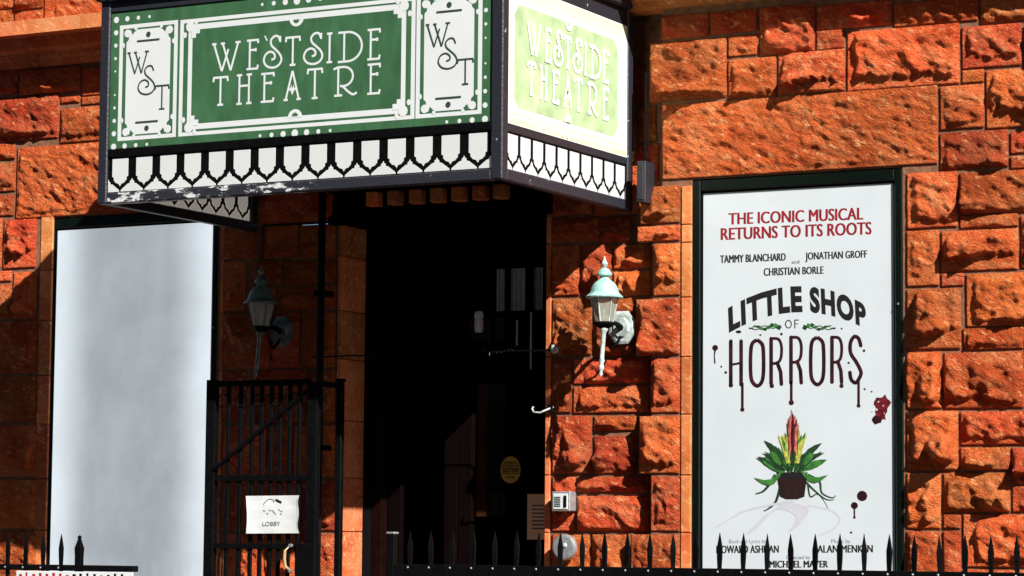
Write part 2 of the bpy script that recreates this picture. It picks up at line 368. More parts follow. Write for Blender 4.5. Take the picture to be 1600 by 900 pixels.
# thin turn-of-the-century capitals drawn as strokes in a unit box
SCURL = smooth([(.92, .80), (.80, .97), (.58, .98), (.40, .86), (.44, .70), (.66, .56), (.90, .40), (1.0, .22), (.86, .05), (.55, -.02), (.2, .04), (.02, .22), (.12, .42), (.38, .50), (.60, .42), (.62, .28), (.44, .24)], 5)
GL = {
 'W': [[(.0, 1), (.34, 0)], [(.34, 0), (.60, .78)], [(.36, 1), (.70, 0)], [(.70, 0), (1, 1)], [(-.08, 1), (.10, 1)], [(.28, 1), (.45, 1)], [(.88, 1), (1.1, 1)]],
 'E': [[(.30, 0), (.30, 1)], [(.05, 1), (.98, 1), (1.0, .88)], [(.30, .66), (.80, .66)], [(.80, .60), (.80, .72)], [(.05, 0), (.95, .0), (1.0, .13)]],
 'S': [SCURL, [(.92, .98), (.92, .78)]],
 'T': [[(.5, 0), (.5, .96)], [(.0, .82), (.04, .97), (.96, .97), (1.0, .82)], [(.3, 0), (.7, 0)]],
 'I': [[(.5, 0), (.5, 1)], [(-.1, 1), (1.1, 1)], [(-.1, 0), (1.1, 0)]],
 'D': [[(.26, 0), (.26, 1)], [(.0, 1)]+arc(.40, .5, .60, .5, 90, -90, 16)+[(.0, 0)]],
 'H': [[(.2, 0), (.2, 1)], [(.8, 0), (.8, 1)], [(.2, .62), (.8, .62)], [(.03, 1), (.36, 1)], [(.64, 1), (.97, 1)], [(.03, 0), (.36, 0)], [(.64, 0), (.97, 0)]],
 'A': [[(.12, 0), (.50, 1.0)], [(.50, 1.0), (.88, 0)], [(.27, .36), (.73, .36)], [(.0, 0), (.25, 0)], [(.75, 0), (1.0, 0)], [(.5, .50), (.42, .36), (.5, .22), (.58, .36), (.5, .50)]],
 'R': [[(.22, 0), (.22, 1)], [(.0, .94), (.2, 1)]+arc(.45, .66, .42, .34, 90, -90, 14)+[(.30, .33)], [(.42, .32)]+smooth([(.42, .32), (.66, .12), (.88, .0), (1.05, .06)], 4), [(.05, 0), (.40, 0)]],
}
def cap_letter(art, ch, u0, u1, v0, v1, wd, m):
    for st in GL[ch]:
        st2 = [st[0]]+[p for i, p in enumerate(st[1:]) if (Vector(p)-Vector(st[i])).length > 1e-4]
        art.stroke([(u0+x*(u1-u0), v0+y*(v1-v0)) for x, y in st2], wd, m)

# ================================================================== SETTING
g = MB(); g.add([(-160, -60, 0), (160, -60, 0), (160, 60, 0), (-160, 60, 0)], [(0, 1, 2, 3)])
tag(g.build('ground', M_PAVE), kind='structure')
rd = MB(); rd.add([(-160, -160, -.12), (160, -160, -.12), (160, -6.2, -.12), (-160, -6.2, -.12)], [(0, 1, 2, 3)])
# the pavement ends in a kerb and the road lies a step lower
bpy.data.objects['ground'].data.vertices[0].co.y = -6.2; bpy.data.objects['ground'].data.vertices[1].co.y = -6.2
tag(rd.build('road', M_ROAD), kind='structure')
kb = MB().box(-160, 160, -6.35, -6.202, -.12, .004)
tag(kb.build('kerb', M_PAVE), kind='structure')

# unseen terrace across the street, added and sized to shut off the low sky
def terrace(x0, x1, h, label, mw):
    t = empty('unseen_street_house', ((x0+x1)/2, -27, 0), label, 'house', 'unseen houses across the street')
    nx = int((x1-x0)/2.6); st = (x1-x0)/nx; nz = int(h/3.4); o = tuple(t.location); b = MB()
    b.box(x0, x1, -36, -27.3, 0, h)
    for i in range(nx+1): b.box(x0+st*i-(.7 if 0 < i < nx else 0)-(.7 if i == nx else 0), x0+st*i+(.7 if i < nx else 0), -27.3, -27, 0, h-.002)
    for k in range(nz+1):
        for i in range(nx): b.box(x0+st*i+.7, x0+st*(i+1)-.7, -27.3, -27.01, max(0, k*3.4-.9), min(k*3.4+.7, h-.004))
    b.build('wall', mw, t, origin=o)
    MB().box(x0, x1, -27.5, -26.6, h, h+.5).build('cornice', mw, t, origin=o)
    pane = MB().box(-st/2+.7, st/2-.7, -.02, 0, 0, 1.8).build('window_pane', M_PANE); pane.parent = t; first = True
    for i in range(nx):
        for k in range(nz):
            p = pane if first else pane.copy()
            if not first: col.objects.link(p)
            p.parent = t; p.location = (x0+st*(i+.5)-o[0], -.2, k*3.4+.7); first = False
M_BROWN = mat('unseen_house_brownstone', (.11, .055, .035), .9, var=.3, scale=2)
M_BRICKF = mat('unseen_house_dull_brick', (.14, .05, .035), .9, var=.3, scale=2)
terrace(-34, -12, 24.5, 'unseen brownstone terrace house added across the street, furthest west', M_BROWN)
terrace(-11.9, 8, 23.0, 'unseen dull brick terrace house added across the street, the middle one', M_BRICKF)
terrace(8.1, 32, 25.0, 'unseen brownstone terrace house added across the street, furthest east', M_BROWN)
# ================================================================== BUILDING
BLD = empty('theatre_building', (0, 0, 0), 'red rock-faced sandstone theatre front with a dark doorway under the marquee', 'building')
rng = random.Random(7)
MARG = -.04; INN = .03
# mortar core with the doorway left open
XL = P(533, 600, INN).x; XR = P(852, 600, INN).x          # clear width of the doorway
DEEP = Q(570, 600, XL).y
BE_L, BE_R = P(400, 500, MARG).x, P(1012, 500, MARG).x    # where the two outer bays begin
TOPZ = 6.2
core = MB()
CY = -.050; CI = INN+.006
cases = [(P(83, 600, -.03).x-.05, P(333, 600, -.03).x+.035, -6.5, BE_L-.03), (P(1097, 600, -.03).x-.05, P(1399, 600, -.03).x+.05, BE_R+.03, 6.5)]
for c0, c1, e0, e1 in cases:
    u0 = max(e0, P(1035, 200, CY).x) if e0 > 0 else e0; u1 = e1 if e1 > 0 else min(e1, P(398, 270, CY).x)
    core.box(e0, c0-.002, CY, .5, 0, 3.5); core.box(c1+.002, e1, CY, .5, 0, 3.5)
    core.box(u0, c0-.002, CY, .5, 3.5005, 4.62); core.box(c1+.002, u1, CY, .5, 3.5005, 4.62)
    core.box(c0-.002, c1+.002, CY, .5, 3.556, 4.62) if 1 else None; core.box(c0-.002, c1+.002, CY, .5, 0, 1.278); core.box(c0-.002, c1+.002, .062, .5, 1.278, 3.556)
core.box(BE_L-.03, XL-.02, CI, .5, 0, 3.42); core.box(XR+.02, BE_R+.03, CI, .5, 0, 3.42)
core.box(BE_L-.06, BE_R+.12, .115, .499, 3.501, 4.62)
core.box(-6.5, 6.5, -.025, .5, 4.62, TOPZ)
core.build('mortar_core', M_MORT, BLD)

def stone(x0, x1, z0, z1, Y, bulge, res=.009, m=None, name='stone', gap=.004):
    x0 += gap; x1 -= gap; z0 += gap; z1 -= gap
    W, H = x1-x0, z1-z0
    if W < .012 or H < .012: return
    nu = max(3, int(W/res)); nv = max(3, int(H/res)); cx, cz = (x0+x1)/2, (z0+z1)/2
    b = bulge*min(1, (min(W, H)/.17))**.7*rng.uniform(.8, 1.2)
    s0 = Vector((rng.uniform(-50, 50), rng.uniform(-50, 50), rng.uniform(-50, 50)))
    planes = []
    npl = 7 if W < .6 else 16
    for k in range(npl):
        planes.append((rng.uniform(.62, 1.15), rng.uniform(-2.6, 2.6)/max(min(W, .5), .2), rng.uniform(-3.4, 1.4)/max(H, .2), rng.uniform(-.45, .45)*W, rng.uniform(-.45, .45)*H))
    eb, et, es = rng.uniform(.012, .022), rng.uniform(.03, .07), rng.uniform(.018, .035)
    cut = rng.choice((.02, .08, .14, .2, .28))*H; cutl = rng.choice((0, .02, .05, .09))*W; cf, sl = rng.uniform(4, 11), rng.uniform(-.16, .16)
    if W > .9: cut = .05*H; cutl = 0
    es2 = rng.uniform(.015, .05)
    vs = []
    sst = lambda a, d: (lambda t: t*t*(3-2*t))(max(0, min(1, d/a)))
    for j in range(nv+1):
        for i in range(nu+1):
            x = W*(i/nu-.5); z = H*(j/nv-.5)
            wob = noise.noise(Vector((x*9, z*9, 0))+s0)*.012
            dl, dr, db, dt = x+W/2, W/2-x, z+H/2, H/2-z
            cw = cut*(1+.9*noise.noise(Vector((x*cf, 0, 7))+s0)+.35*noise.noise(Vector((x*34, z*8, 1))+s0)+sl*x/W*4)
            e = sst(es2, dl-cutl*(1+.8*noise.noise(Vector((0, z*cf, 5))+s0))+wob)*sst(es, dr+wob)*sst(et, dt+wob)*(.12+.88*sst(eb, db-cw+wob*.5))*sst(.008, db)
            wx = x+.018*noise.noise(Vector((x*16, z*16, 2))+s0); wz = z+.018*noise.noise(Vector((x*16, z*16, 8))+s0)
            f = min(a+gx*(wx-px)+gz*(wz-pz) for a, gx, gz, px, pz in planes)
            f = max(.22+.1*noise.noise(Vector((x*11, z*11, 4))+s0), f)
            q = Vector((x, z, 0))+s0
            q2 = Vector((.65*(x*.88-z*.47), 1.45*(x*.47+z*.88), 0))+s0
            n1 = noise.noise(q*14); n2 = noise.noise(q2*34); n3 = noise.fractal(q2*17+Vector((3, 1, .37)), .75, 2.17, 4)
            h = e*(b*f*(1+.3*n1)+.004*n2+.013*n3)
            jx = jz = 0
            if 0 < i < nu and 0 < j < nv: jx = n2*.003; jz = noise.noise(q*31+Vector((9, 9, 9)))*.003
            vs.append((x+jx, Y-.003*(1+n1)-max(-.004, h), z+jz))
    N = nu+1; fs = [(j*N+i, j*N+i+1, (j+1)*N+i+1, (j+1)*N+i) for j in range(nv) for i in range(nu)]
    ring = [i for i in range(N)]+[j*N+nu for j in range(1, nv+1)]+[nv*N+i for i in range(nu-1, -1, -1)]+[j*N for j in range(nv-1, 0, -1)]
    o = len(vs); vs += [(vs[i][0], Y+.045, vs[i][2]) for i in ring]
    for k in range(len(ring)):
        k2 = (k+1) % len(ring); fs.append((ring[k2], ring[k], o+k, o+k2))
    me = bpy.data.meshes.new(name); me.from_pydata(vs, [], fs); me.materials.append(m or M_STONE)
    me.polygons.foreach_set('use_smooth', [True]*len(me.polygons))
    ob = bpy.data.objects.new(name, me); col.objects.link(ob); ob.location = (cx, 0, cz); ob.parent = BLD
    # rough faces: crisp facets show through flat shading on the front
    return ob
def pxr(x0, y0, x1, y1, Y):
    cx, cy = (x0+x1)/2, (y0+y1)/2
    return P(x0, cy, Y).x, P(x1, cy, Y).x, P(cx, y1, Y).z, P(cx, y0, Y).z
BAY = -.055
RIGHT = [  # measured course by course
 (1015, 62, 1136, 157, .10), (1033, 22, 1108, 60, .04), (1110, 16, 1184, 52, .04), (1137, 54, 1184, 88, .035), (1187, 8, 1273, 84, .05), (1275, 4, 1394, 44, .04), (1275, 46, 1320, 78, .03),
 (1137, 90, 1213, 153, .04), (1215, 79, 1321, 146, .05), (1323, 42, 1500, 138, .075), (1396, 0, 1529, 38, .04), (1531, -6, 1640, 34, .04),
 (1502, 38, 1597, 106, .05), (1599, 36, 1690, 100, .05), (1502, 108, 1538, 130, .02),
 (1468, 132, 1538, 202, .05), (1540, 104, 1690, 198, .05),
 (1468, 204, 1576, 264, .05), (1578, 202, 1690, 238, .035), (1578, 240, 1690, 262, .02),
 (1416, 268, 1497, 357, .055), (1499, 264, 1690, 332, .055), (1499, 334, 1592, 356, .025), (1594, 334, 1690, 418, .05),
 (1416, 359, 1468, 448, .045), (1470, 358, 1592, 424, .055), (1470, 426, 1507, 448, .02), (1509, 424, 1690, 509, .06),
 (1416, 450, 1502, 547, .065), (1504, 511, 1600, 547, .035), (1602, 511, 1690, 637, .05),
 (1416, 549, 1472, 639, .05), (1474, 549, 1600, 639, .065),
 (1416, 641, 1498, 736, .06), (1500, 641, 1690, 696, .05), (1500, 698, 1579, 736, .04), (1581, 698, 1690, 757, .04),
 (1416, 738, 1471, 827, .05), (1473, 738, 1579, 801, .055), (1581, 759, 1690, 801, .04), (1473, 803, 1502, 827, .02), (1504, 803, 1690, 888, .06),
 (1416, 829, 1471, 925, .045), (1473, 829, 1502, 925, .03), (1504, 890, 1690, 925, .03),
]
for x0, y0, x1, y1, b in RIGHT:
    a, c, d, e = pxr(x0, y0, x1, y1, BAY); stone(a, c, d, e, BAY, b*2.1)
for x0, y0, x1, y1 in ((996, 165, 1026, 222), (996, 225, 1030, 284), (985, 100, 1010, 162)):
    a, c, d, e = pxr(x0, y0, x1, y1, .11); stone(a, c, d, e, .11, .03)
# the long lintel over the poster case
a, c, _, _ = pxr(1034, 200, 1466, 200, BAY)
LZ0, LZ1 = 3.56, P(1250, 148, BAY).z
stone(a, c, LZ0, LZ1, BAY, .045)
# bay edge stones beside the doorway pier
for x0, y0, x1, y1, b in [(1000, 290, 1063, 350, .05), (995, 352, 1063, 378, .025), (1020, 380, 1063, 463, .055), (993, 466, 1063, 556, .06),
                          (1016, 559, 1063, 646, .05), (998, 649, 1063, 741, .05), (1016, 744, 1063, 831, .045), (985, 834, 1063, 925, .045)]:
    a, c, d, e = pxr(x0, y0, x1, y1, BAY); stone(a, c, d, e, BAY, b*2.1)
PIER = [(938, 338, 986, 379, .045), (860, 340, 936, 379, .03), (862, 382, 906, 463, .035), (908, 382, 956, 463, .04), (958, 382, 1018, 420, .05), (958, 423, 1018, 463, .05),
 (862, 466, 925, 556, .045), (927, 466, 992, 556, .045), (862, 559, 893, 646, .035), (895, 559, 1014, 600, .045), (895, 603, 1014, 646, .05),
 (862, 649, 924, 741, .045), (927, 649, 996, 674, .04), (927, 680, 996, 741, .05), (862, 744, 899, 831, .03), (901, 744, 1014, 770, .04), (901, 774, 1014, 831, .05),
 (862, 834, 922, 925, .02), (924, 834, 983, 925, .04), (862, 300, 925, 337, .03), (927, 296, 998, 336, .035), (862, 262, 998, 298, .03)]
for x0, y0, x1, y1, b in PIER:
    a, c, d, e = pxr(x0, y0, x1, y1, INN); stone(a, c, d, e, INN, b*2.1)
LEFT = [(-60, 108, 28, 150, .04), (30, 106, 126, 146, .04), (128, 104, 200, 148, .04), (-60, 152, 92, 222, .07), (94, 150, 125, 162, .02), (127, 148, 200, 162, .03), (94, 164, 230, 220, .05),
 (-60, 226, 24, 252, .03), (-60, 256, 25, 302, .045), (-60, 306, 22, 340, .04), (-60, 342, 3, 420, .045), (5, 342, 57, 420, .065),
 (-60, 424, 18, 442, .03), (-60, 445, 18, 499, .045), (20, 424, 57, 499, .05), (-60, 502, 57, 585, .06), (-60, 588, 57, 661, .055), (-60, 664, 57, 746, .05), (-60, 749, 57, 827, .05), (-60, 830, 57, 925, .05)]
for x0, y0, x1, y1, b in LEFT:
    a, c, d, e = pxr(x0, y0, x1, y1, BAY); stone(a, c, d, e, BAY, b*2.1)
a, c, _, _ = pxr(26, 270, 398, 270, BAY)
stone(a, c, 3.56, P(90, 226, BAY).z, BAY, .05)
LPIER = [(347, 356, 395, 405, .045, BAY), (347, 408, 383, 486, .05, BAY), (347, 489, 416, 577, .055, BAY), (347, 580, 384, 661, .045, BAY), (347, 664, 410, 746, .045, BAY), (347, 749, 384, 830, .045, BAY), (347, 833, 410, 925, .04, BAY),
 (412, 352, 466, 404, .04, INN), (468, 350, 524, 404, .04, INN), (386, 407, 440, 444, .04, INN), (442, 407, 524, 444, .045, INN), (386, 447, 430, 485, .04, INN), (432, 447, 524, 485, .05, INN),
 (418, 488, 468, 575, .045, INN), (470, 488, 524, 575, .04, INN), (386, 578, 480, 616, .045, INN), (386, 619, 480, 661, .04, INN), (482, 578, 524, 661, .04, INN), (412, 664, 456, 746, .045, INN), (458, 664, 524, 746, .04, INN),
 (386, 749, 470, 786, .04, INN), (386, 789, 470, 830, .04, INN), (472, 749, 524, 830, .04, INN), (412, 833, 460, 925, .04, INN), (462, 833, 524, 925, .04, INN), (400, 300, 524, 348, .03, INN)]
for x0, y0, x1, y1, b, Y in LPIER:
    a, c, d, e = pxr(x0, y0, x1, y1, Y); stone(a, c, d, e, Y, b*2.1)
# smooth tooled blocks beside the openings
def block(x0, x1, y0, y1, z0, z1, name='jamb_block', m=None):
    b = MB().box(x0+.0015, x1-.0015, y0, y1, z0+.002, z1-.002, bev=.004)
    return b.build(name, m or M_ASH, BLD, origin=((x0+x1)/2, (y0+y1)/2, (z0+z1)/2))
def jambs(xa, xb, ys, Y, back):
    X0, X1 = P(xa, 600, Y).x, P(xb, 600, Y).x
    zs = [P((xa+xb)/2, y, Y).z for y in ys]
    for a, b in zip(zs, zs[1:]): block(X0, X1, Y, back, b, a)
jambs(1063.5, 1080, (290, 351, 379, 464.5, 557.5, 647.5, 742.5, 832.5, 925, 1030, 1130, 1215), BAY-.004, .1)
jambs(1409.5, 1415.5, (268, 358, 449, 548, 640, 737, 828, 925, 1030, 1130, 1215), BAY+.01, .1)
jambs(57.5, 77, (338, 422, 500.5, 586.5, 662.5, 747.5, 828.5, 925, 1030, 1130, 1225), BAY-.004, .1)
jambs(341, 346.5, (350, 406, 487.5, 578.5, 662.5, 747.5, 831.5, 925, 1030, 1130, 1225), BAY-.004, .1)
zs = [P(551, y, INN).z for y in (296, 399, 484, 560, 656, 746, 831, 925, 1030, 1130, 1225)]
for a, b in zip(zs, zs[1:]):
    block(XL-.033, XL, INN-.004, DEEP, b, a, 'door_jamb_block')
zs = [P(856, y, INN).z for y in (262, 337.5, 380.5, 464.5, 557.5, 647.5, 742.5, 832.5, 925, 1030, 1130, 1225)]
for a, b in zip(zs, zs[1:]):
    block(XR, P(861.5, 500, INN).x, INN-.004, DEEP, b, a, 'door_jamb_block')
# lintel with its row of red dentils over the door
block(XL-.10, XR+.04, .0, .3, 3.66, 3.95, 'door_lintel')
dx = [P(x, 306, -.05).x for x in (571, 604, 638, 671, 704, 737, 769)]
for x in dx: block(x, x+.078, -.05, .04, 3.515, 3.60, 'dentil')
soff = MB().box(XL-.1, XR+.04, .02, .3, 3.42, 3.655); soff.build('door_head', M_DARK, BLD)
# moulded string course
for sec in [(-6.4, -5.1), (-5.1, -3.9), (-3.9, P(25, 40, -.33).x), (P(25, 40, -.33).x, P(125, 35, -.33).x), (P(125, 35, -.33).x, -1.6), (-1.6, -.5), (-.5, .7), (.7, 1.8), (1.8, 2.9), (2.9, 4.1), (4.1, 5.4), (5.4, 6.4)]:
    x0, x1 = sec[0]+.002, sec[1]-.002
    z1 = P(80, 26, -.33).z; z0 = P(80, 49, -.33).z
    prof = [(.05, z1+.035), (-.31, z1), (-.33, z1-.006), (-.33, z0), (-.315, z0+.003), (-.315, z0+.012), (-.16, z0+.016), (-.155, z0-.055), (-.115, z0-.075), (-.115, z0-.11), (-.09, z0-.115), (-.085, z0-.155), (.05, z0-.16)]
    b = MB(); k = len(prof)
    b.add([(x, y, z) for x in (x0, x1) for y, z in prof], [(i, (i+1) % k, (i+1) % k+k, i+k) for i in range(k)]+[tuple(range(k))[::-1], tuple(range(k, 2*k))])
    b.build('string_course_block', M_ASH, BLD, origin=((x0+x1)/2, -.2, z0))
STRZ = z1+.035
# stones above the string course and the wall outside the photograph
for x0, x1, z0, z1_, b in [(-4.3, P(22, 10, -.05).x, STRZ, STRZ+.2, .05)]:
    pass
def ashlar(X0, X1, Z0, Z1, Y, bulge=.04, res=.022, rows=(.2, .3)):
    z = Z0
    while z < Z1-.05:
        h = min(rng.uniform(*rows), Z1-z)
        if Z1-z-h < .1: h = Z1-z
        x = X0
        while x < X1-.02:
            wd = rng.uniform(.28, .62)
            if X1-x-wd < .2: wd = X1-x
            stone(x, x+wd, z, z+h, Y, bulge, res); x += wd
        z += h
zt = STRZ+.002
for xa, xb, za, zb in [(-60, 22, 0, .11), (23, 68, .0, .09), (69, 205, 0, .17), (-60, 20, .115, .25), (22, 68, .095, .25)]:
    stone(P(xa, 5, -.03).x, P(xb, 5, -.03).x, zt+za, zt+zb, -.03, .04)
ashlar(-6.3, P(-60, 5, -.03).x, zt, zt+.25, -.03)
ashlar(P(205, 5, -.03).x, 6.3, zt, zt+.25, -.03, res=.03)
ashlar(-6.3, 6.3, zt+.25, TOPZ, -.03, res=.035, rows=(.3, .36))
xr = P(1690, 500, BAY).x; xl = P(-60, 500, BAY).x
ashlar(xr+.01, 6.3, P(1690, 925, BAY).z, 4.42, BAY, rows=(.28, .36), res=.03)
ashlar(-6.3, xl-.01, P(-60, 925, BAY).z, 4.6, BAY, rows=(.28, .36), res=.03)
zb = P(800, 926, BAY).z
ashlar(P(1416, 600, BAY).x, 6.3, .0, P(1550, 926, BAY).z, BAY, rows=(.3, .4), res=.03)
ashlar(-6.3, P(57, 600, BAY).x, .0, P(0, 926, BAY).z, BAY, rows=(.3, .4), res=.03)
ashlar(BE_R-.02, P(1063, 600, BAY).x, 0, P(1030, 926, BAY).z, BAY, rows=(.3, .4), res=.03)
ashlar(XR+.05, BE_R-.03, 0, P(900, 926, INN).z, INN, rows=(.3, .4), res=.03)
ashlar(P(347, 600, BAY).x, XL-.11, 0, P(430, 926, INN).z, INN, rows=(.3, .4), res=.03)
# below the two cases
zc = 1.27
stone(P(1081, 600, BAY).x, P(1409, 600, BAY).x, .9, zc, BAY, .03, .03); ashlar(P(1081, 600, BAY).x, P(1409, 600, BAY).x, 0, .9, BAY, res=.03)
stone(P(78, 600, BAY).x, P(340, 600, BAY).x, .9, zc, BAY, .03, .03); ashlar(P(78, 600, BAY).x, P(340, 600, BAY).x, 0, .9, BAY, res=.03)
# wall hidden behind the marquee
ashlar(BE_L, .70, 3.97, 4.42, .11, rows=(.4, .45), res=.04)

# vestibule behind the doorway
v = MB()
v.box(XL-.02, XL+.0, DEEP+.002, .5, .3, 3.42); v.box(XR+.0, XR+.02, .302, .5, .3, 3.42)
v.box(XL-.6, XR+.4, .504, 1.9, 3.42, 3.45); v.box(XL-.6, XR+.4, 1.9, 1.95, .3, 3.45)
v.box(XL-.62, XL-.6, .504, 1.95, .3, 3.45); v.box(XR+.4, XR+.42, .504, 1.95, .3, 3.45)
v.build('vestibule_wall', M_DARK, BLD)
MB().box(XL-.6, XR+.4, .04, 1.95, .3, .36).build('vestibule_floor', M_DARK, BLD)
for k in range(2): MB().box(XL-.2, XR+.25, -.5+.3*k, -.06 if k else -.195, 0, .15+.15*k, bev=.01).build('step', M_ASH, BLD)
# doors: two leaves, a transom bar and a three-light transom
DY = .45
TZ = P(700, 545, DY).z
XM = (XL+XR)/2-.12
dl = MB().box(XL, XL+.07, DY-.06, DY+.04, .36, 3.41, bev=.004); dl.build('door_post', M_WOODR, BLD)
dl = MB().box(XR-.05, XR, DY-.06, DY+.04, .36, 3.41, bev=.004); dl.build('door_post', M_WOODR, BLD)
MB().box(XL+.07, XR-.05, DY-.05, DY+.04, TZ-.03, TZ+.03, bev=.004).build('transom_bar', M_DOOR, BLD)
for a, b in ((XL+.075, XM-.002), (XM+.002, XR-.055)):
    d = MB()
    d.box(a, a+.09, DY, DY+.045, .37, TZ-.035, bev=.003); d.box(b-.09, b, DY, DY+.045, .37, TZ-.035, bev=.003)
    for z0, z1 in ((.37, .6), (1.25, 1.36), (TZ-.15, TZ-.035)): d.box(a+.09, b-.09, DY+.002, DY+.043, z0, z1, bev=.003)
    dd = d.build('door_leaf', M_DOOR, BLD, origin=(a, DY, .37))
    MB().box(a+.09, b-.09, DY+.018, DY+.026, .6, 1.25).build('lower_panel', M_DOOR, dd, origin=(a, DY, .37))
    bpy.context.view_layer.update()
    p = MB().box(a+.09, b-.09, DY+.018, DY+.024, 1.36, TZ-.15)
    po = p.build('glass_pane', M_PANE, dd); po.location = Vector((0, 0, 0))-Vector((a, DY, .37))
    dd.children[0].location = (0, 0, 0)
# the transom lights and pale blinds behind them
for x0, x1 in ((776, 789), (797, 821), (833, 848)):
    a = P(x0, 450, DY+.1).x; b = P(x1, 450, DY+.1).x; zb_, zt_ = P(812, 485, DY+.1).z, P(812, 419, DY+.1).z
    n = max(2, int((b-a)/.014)); bl = MB()
    for i in range(n):
        xa = a+(b-a)*i/n; bl.box(xa, xa+(b-a)/n*.8, DY+.1+(i % 2)*.004, DY+.108+(i % 2)*.004, zb_, zt_)
    bl.build('blind', M_BLIND, BLD)
for x0, x1 in ((768, 772), (790, 796), (822, 832), (849, 853)):
    a = P(x0, 450, DY+.05).x; b = P(x1, 450, DY+.05).x
    MB().box(a, b, DY+.045, DY+.07, TZ+.03, 3.41).build('transom_mullion', M_DOOR, BLD)
# ================================================================== DISPLAY CASES
def case(xa, xb, ya, yb, label, sheet_mat, sheet_name):
    # outer frame from measured edges; the sheet lies in the frame
    X0, X1 = xa, xb; root = empty('poster_case', ((X0+X1)/2, -.03, yb), label, 'display case', 'tall display cases on the facade')
    zt_, zb_ = ya, yb
    fw = .045; o = (root.location.x, -.03, yb)
    f = MB()
    f.box(X0, X0+fw, -.050, .06, zb_, zt_, bev=.006); f.box(X1-fw, X1, -.050, .06, zb_, zt_, bev=.006)
    f.box(X0+fw, X1-fw, -.048, .06, zt_-.065, zt_, bev=.006); f.box(X0+fw, X1-fw, -.048, .06, zb_, zb_+.06, bev=.006)
    f.build('case_frame', M_GFRAME, root, origin=o)
    i = MB(); t = .010
    i.box(X0+fw, X0+fw+t, -.034, .02, zb_+.06, zt_-.065); i.box(X1-fw-t, X1-fw, -.034, .02, zb_+.06, zt_-.065)
    i.box(X0+fw+t, X1-fw-t, -.033, .02, zt_-.065-t, zt_-.065)
    i.build('inner_bead', M_IRON, root, origin=o)
    s = MB().box(X0+fw+t*.5, X1-fw-t*.5, -.026, .0, zb_+.05, zt_-.06)
    s.build(sheet_name, sheet_mat, root, origin=((X0+X1)/2, -.02, (zb_+zt_)/2))
    # lock on the frame edge
    l = MB().lathe([(.006, 0), (.006, .004)], n=10)
    lo = l.build('case_lock', M_STEEL, root); lo.rotation_euler = (R(90), 0, 0); lo.location = (X1-fw*.5-root.location.x, -.026, (zb_+zt_)/2+.42-yb)
    return root
Yp = -.03
pcL, pcR = P(1097, 600, Yp).x-.05, P(1399, 600, Yp).x+.05
CASE_R = case(pcL, pcR, 3.553, 1.28, 'tall dark green poster case holding the white musical poster, right of the doorway', M_PAPER, 'backing_sheet')
lcL, lcR = P(83, 600, Yp).x-.05, P(333, 600, Yp).x+.035
CASE_L = case(lcL, lcR, 3.553, 1.28, 'tall dark poster case with a blank bluish white panel, left of the doorway', M_OPAL, 'blank_panel')

# ------------------------------------------------------------------ the poster
POS = empty('theatre_poster', (1.73, Yp, 1.35), 'white theatre poster with red, black and dripping maroon lettering and a potted plant', 'poster')
PY = -.0285
ps = MB().box(pcL+.052, pcR-.052, PY, -.0265, 1.345, 3.482); ps.build('poster_sheet', M_PAPER, POS, origin=(1.73, Yp, 1.35))
A = Art(lambda u, v, d: P_plane(u, v, d))
def P_plane(u, v, d):      # u, v measured on the photograph, put on the sheet's own plane
    p = P(u, v, PY); return (p.x, PY-d*.35, p.z)
# rows of type; slope follows the perspective because the map is onto the sheet plane
def row(txt, x0, x1, ytop0, ybot0, ytop1, ybot1, m, bold=.02, track=1.02, shear=0):
    if bold > 0:
        k = .55 if ybot0-ytop0 < 14 else .9
        for o_ in (-k, 0, k): row(txt, x0+k+o_, x1-k+o_, ytop0, ybot0, ytop1, ybot1, m, 0.0, track)
        return
    A.text(txt, 0, 1, 0, 1, m, bold, warp=lambda u, v: (x0+u*(x1-x0)+shear*v, (ybot0+(ybot1-ybot0)*u)*(1-v)+(ytop0+(ytop1-ytop0)*u)*v), track=track)
row('THE ICONIC MUSICAL', 1138, 1349, 333, 351, 324, 343, M_RED, .013)
row('RETURNS TO ITS ROOTS', 1126, 1362, 356.5, 375, 346.5, 366, M_RED, .013)
row('TAMMY BLANCHARD', 1125, 1228, 399, 411, 395.5, 407, M_INK, .013)
row('and', 1237, 1249, 407, 412, 406.5, 411.5, M_INK, .0)
row('JONATHAN GROFF', 1258, 1355, 394.5, 406, 391, 402.5, M_INK, .013)
row('CHRISTIAN BORLE', 1193, 1287, 419, 431, 416, 427.5, M_INK, .013)
def arch(x0, x1, lo, hi):
    def wf(u, v):
        x = x0+u*(x1-x0); t = (x-1247)/108; t2 = t*t; base = 485+30*t2-2.5*t; top = 447+32*t2-2.5*t
        return (x+v*(-1.5+0*t), base*(1-v)+top*v)
    return wf
A.text('LITTLE', 0, 1, 0, 1, M_INK, .052, warp=arch(1139, 1254, 0, 0), track=1.13)
A.text('SHOP', 0, 1, 0, 1, M_INK, .052, warp=arch(1266, 1354, 0, 0), track=1.13)
A.disc(1154, 518.5, 2.4, M_INK, ru=4.5, n=10)
A.stroke(arc(1232, 506.5, 4.6, 6, 0, 360, 16), 1.6, M_INK); A.stroke([(1242, 513), (1242, 500), (1248.5, 500)], 1.5, M_INK); A.stroke([(1242, 506), (1247, 506)], 1.4, M_INK)
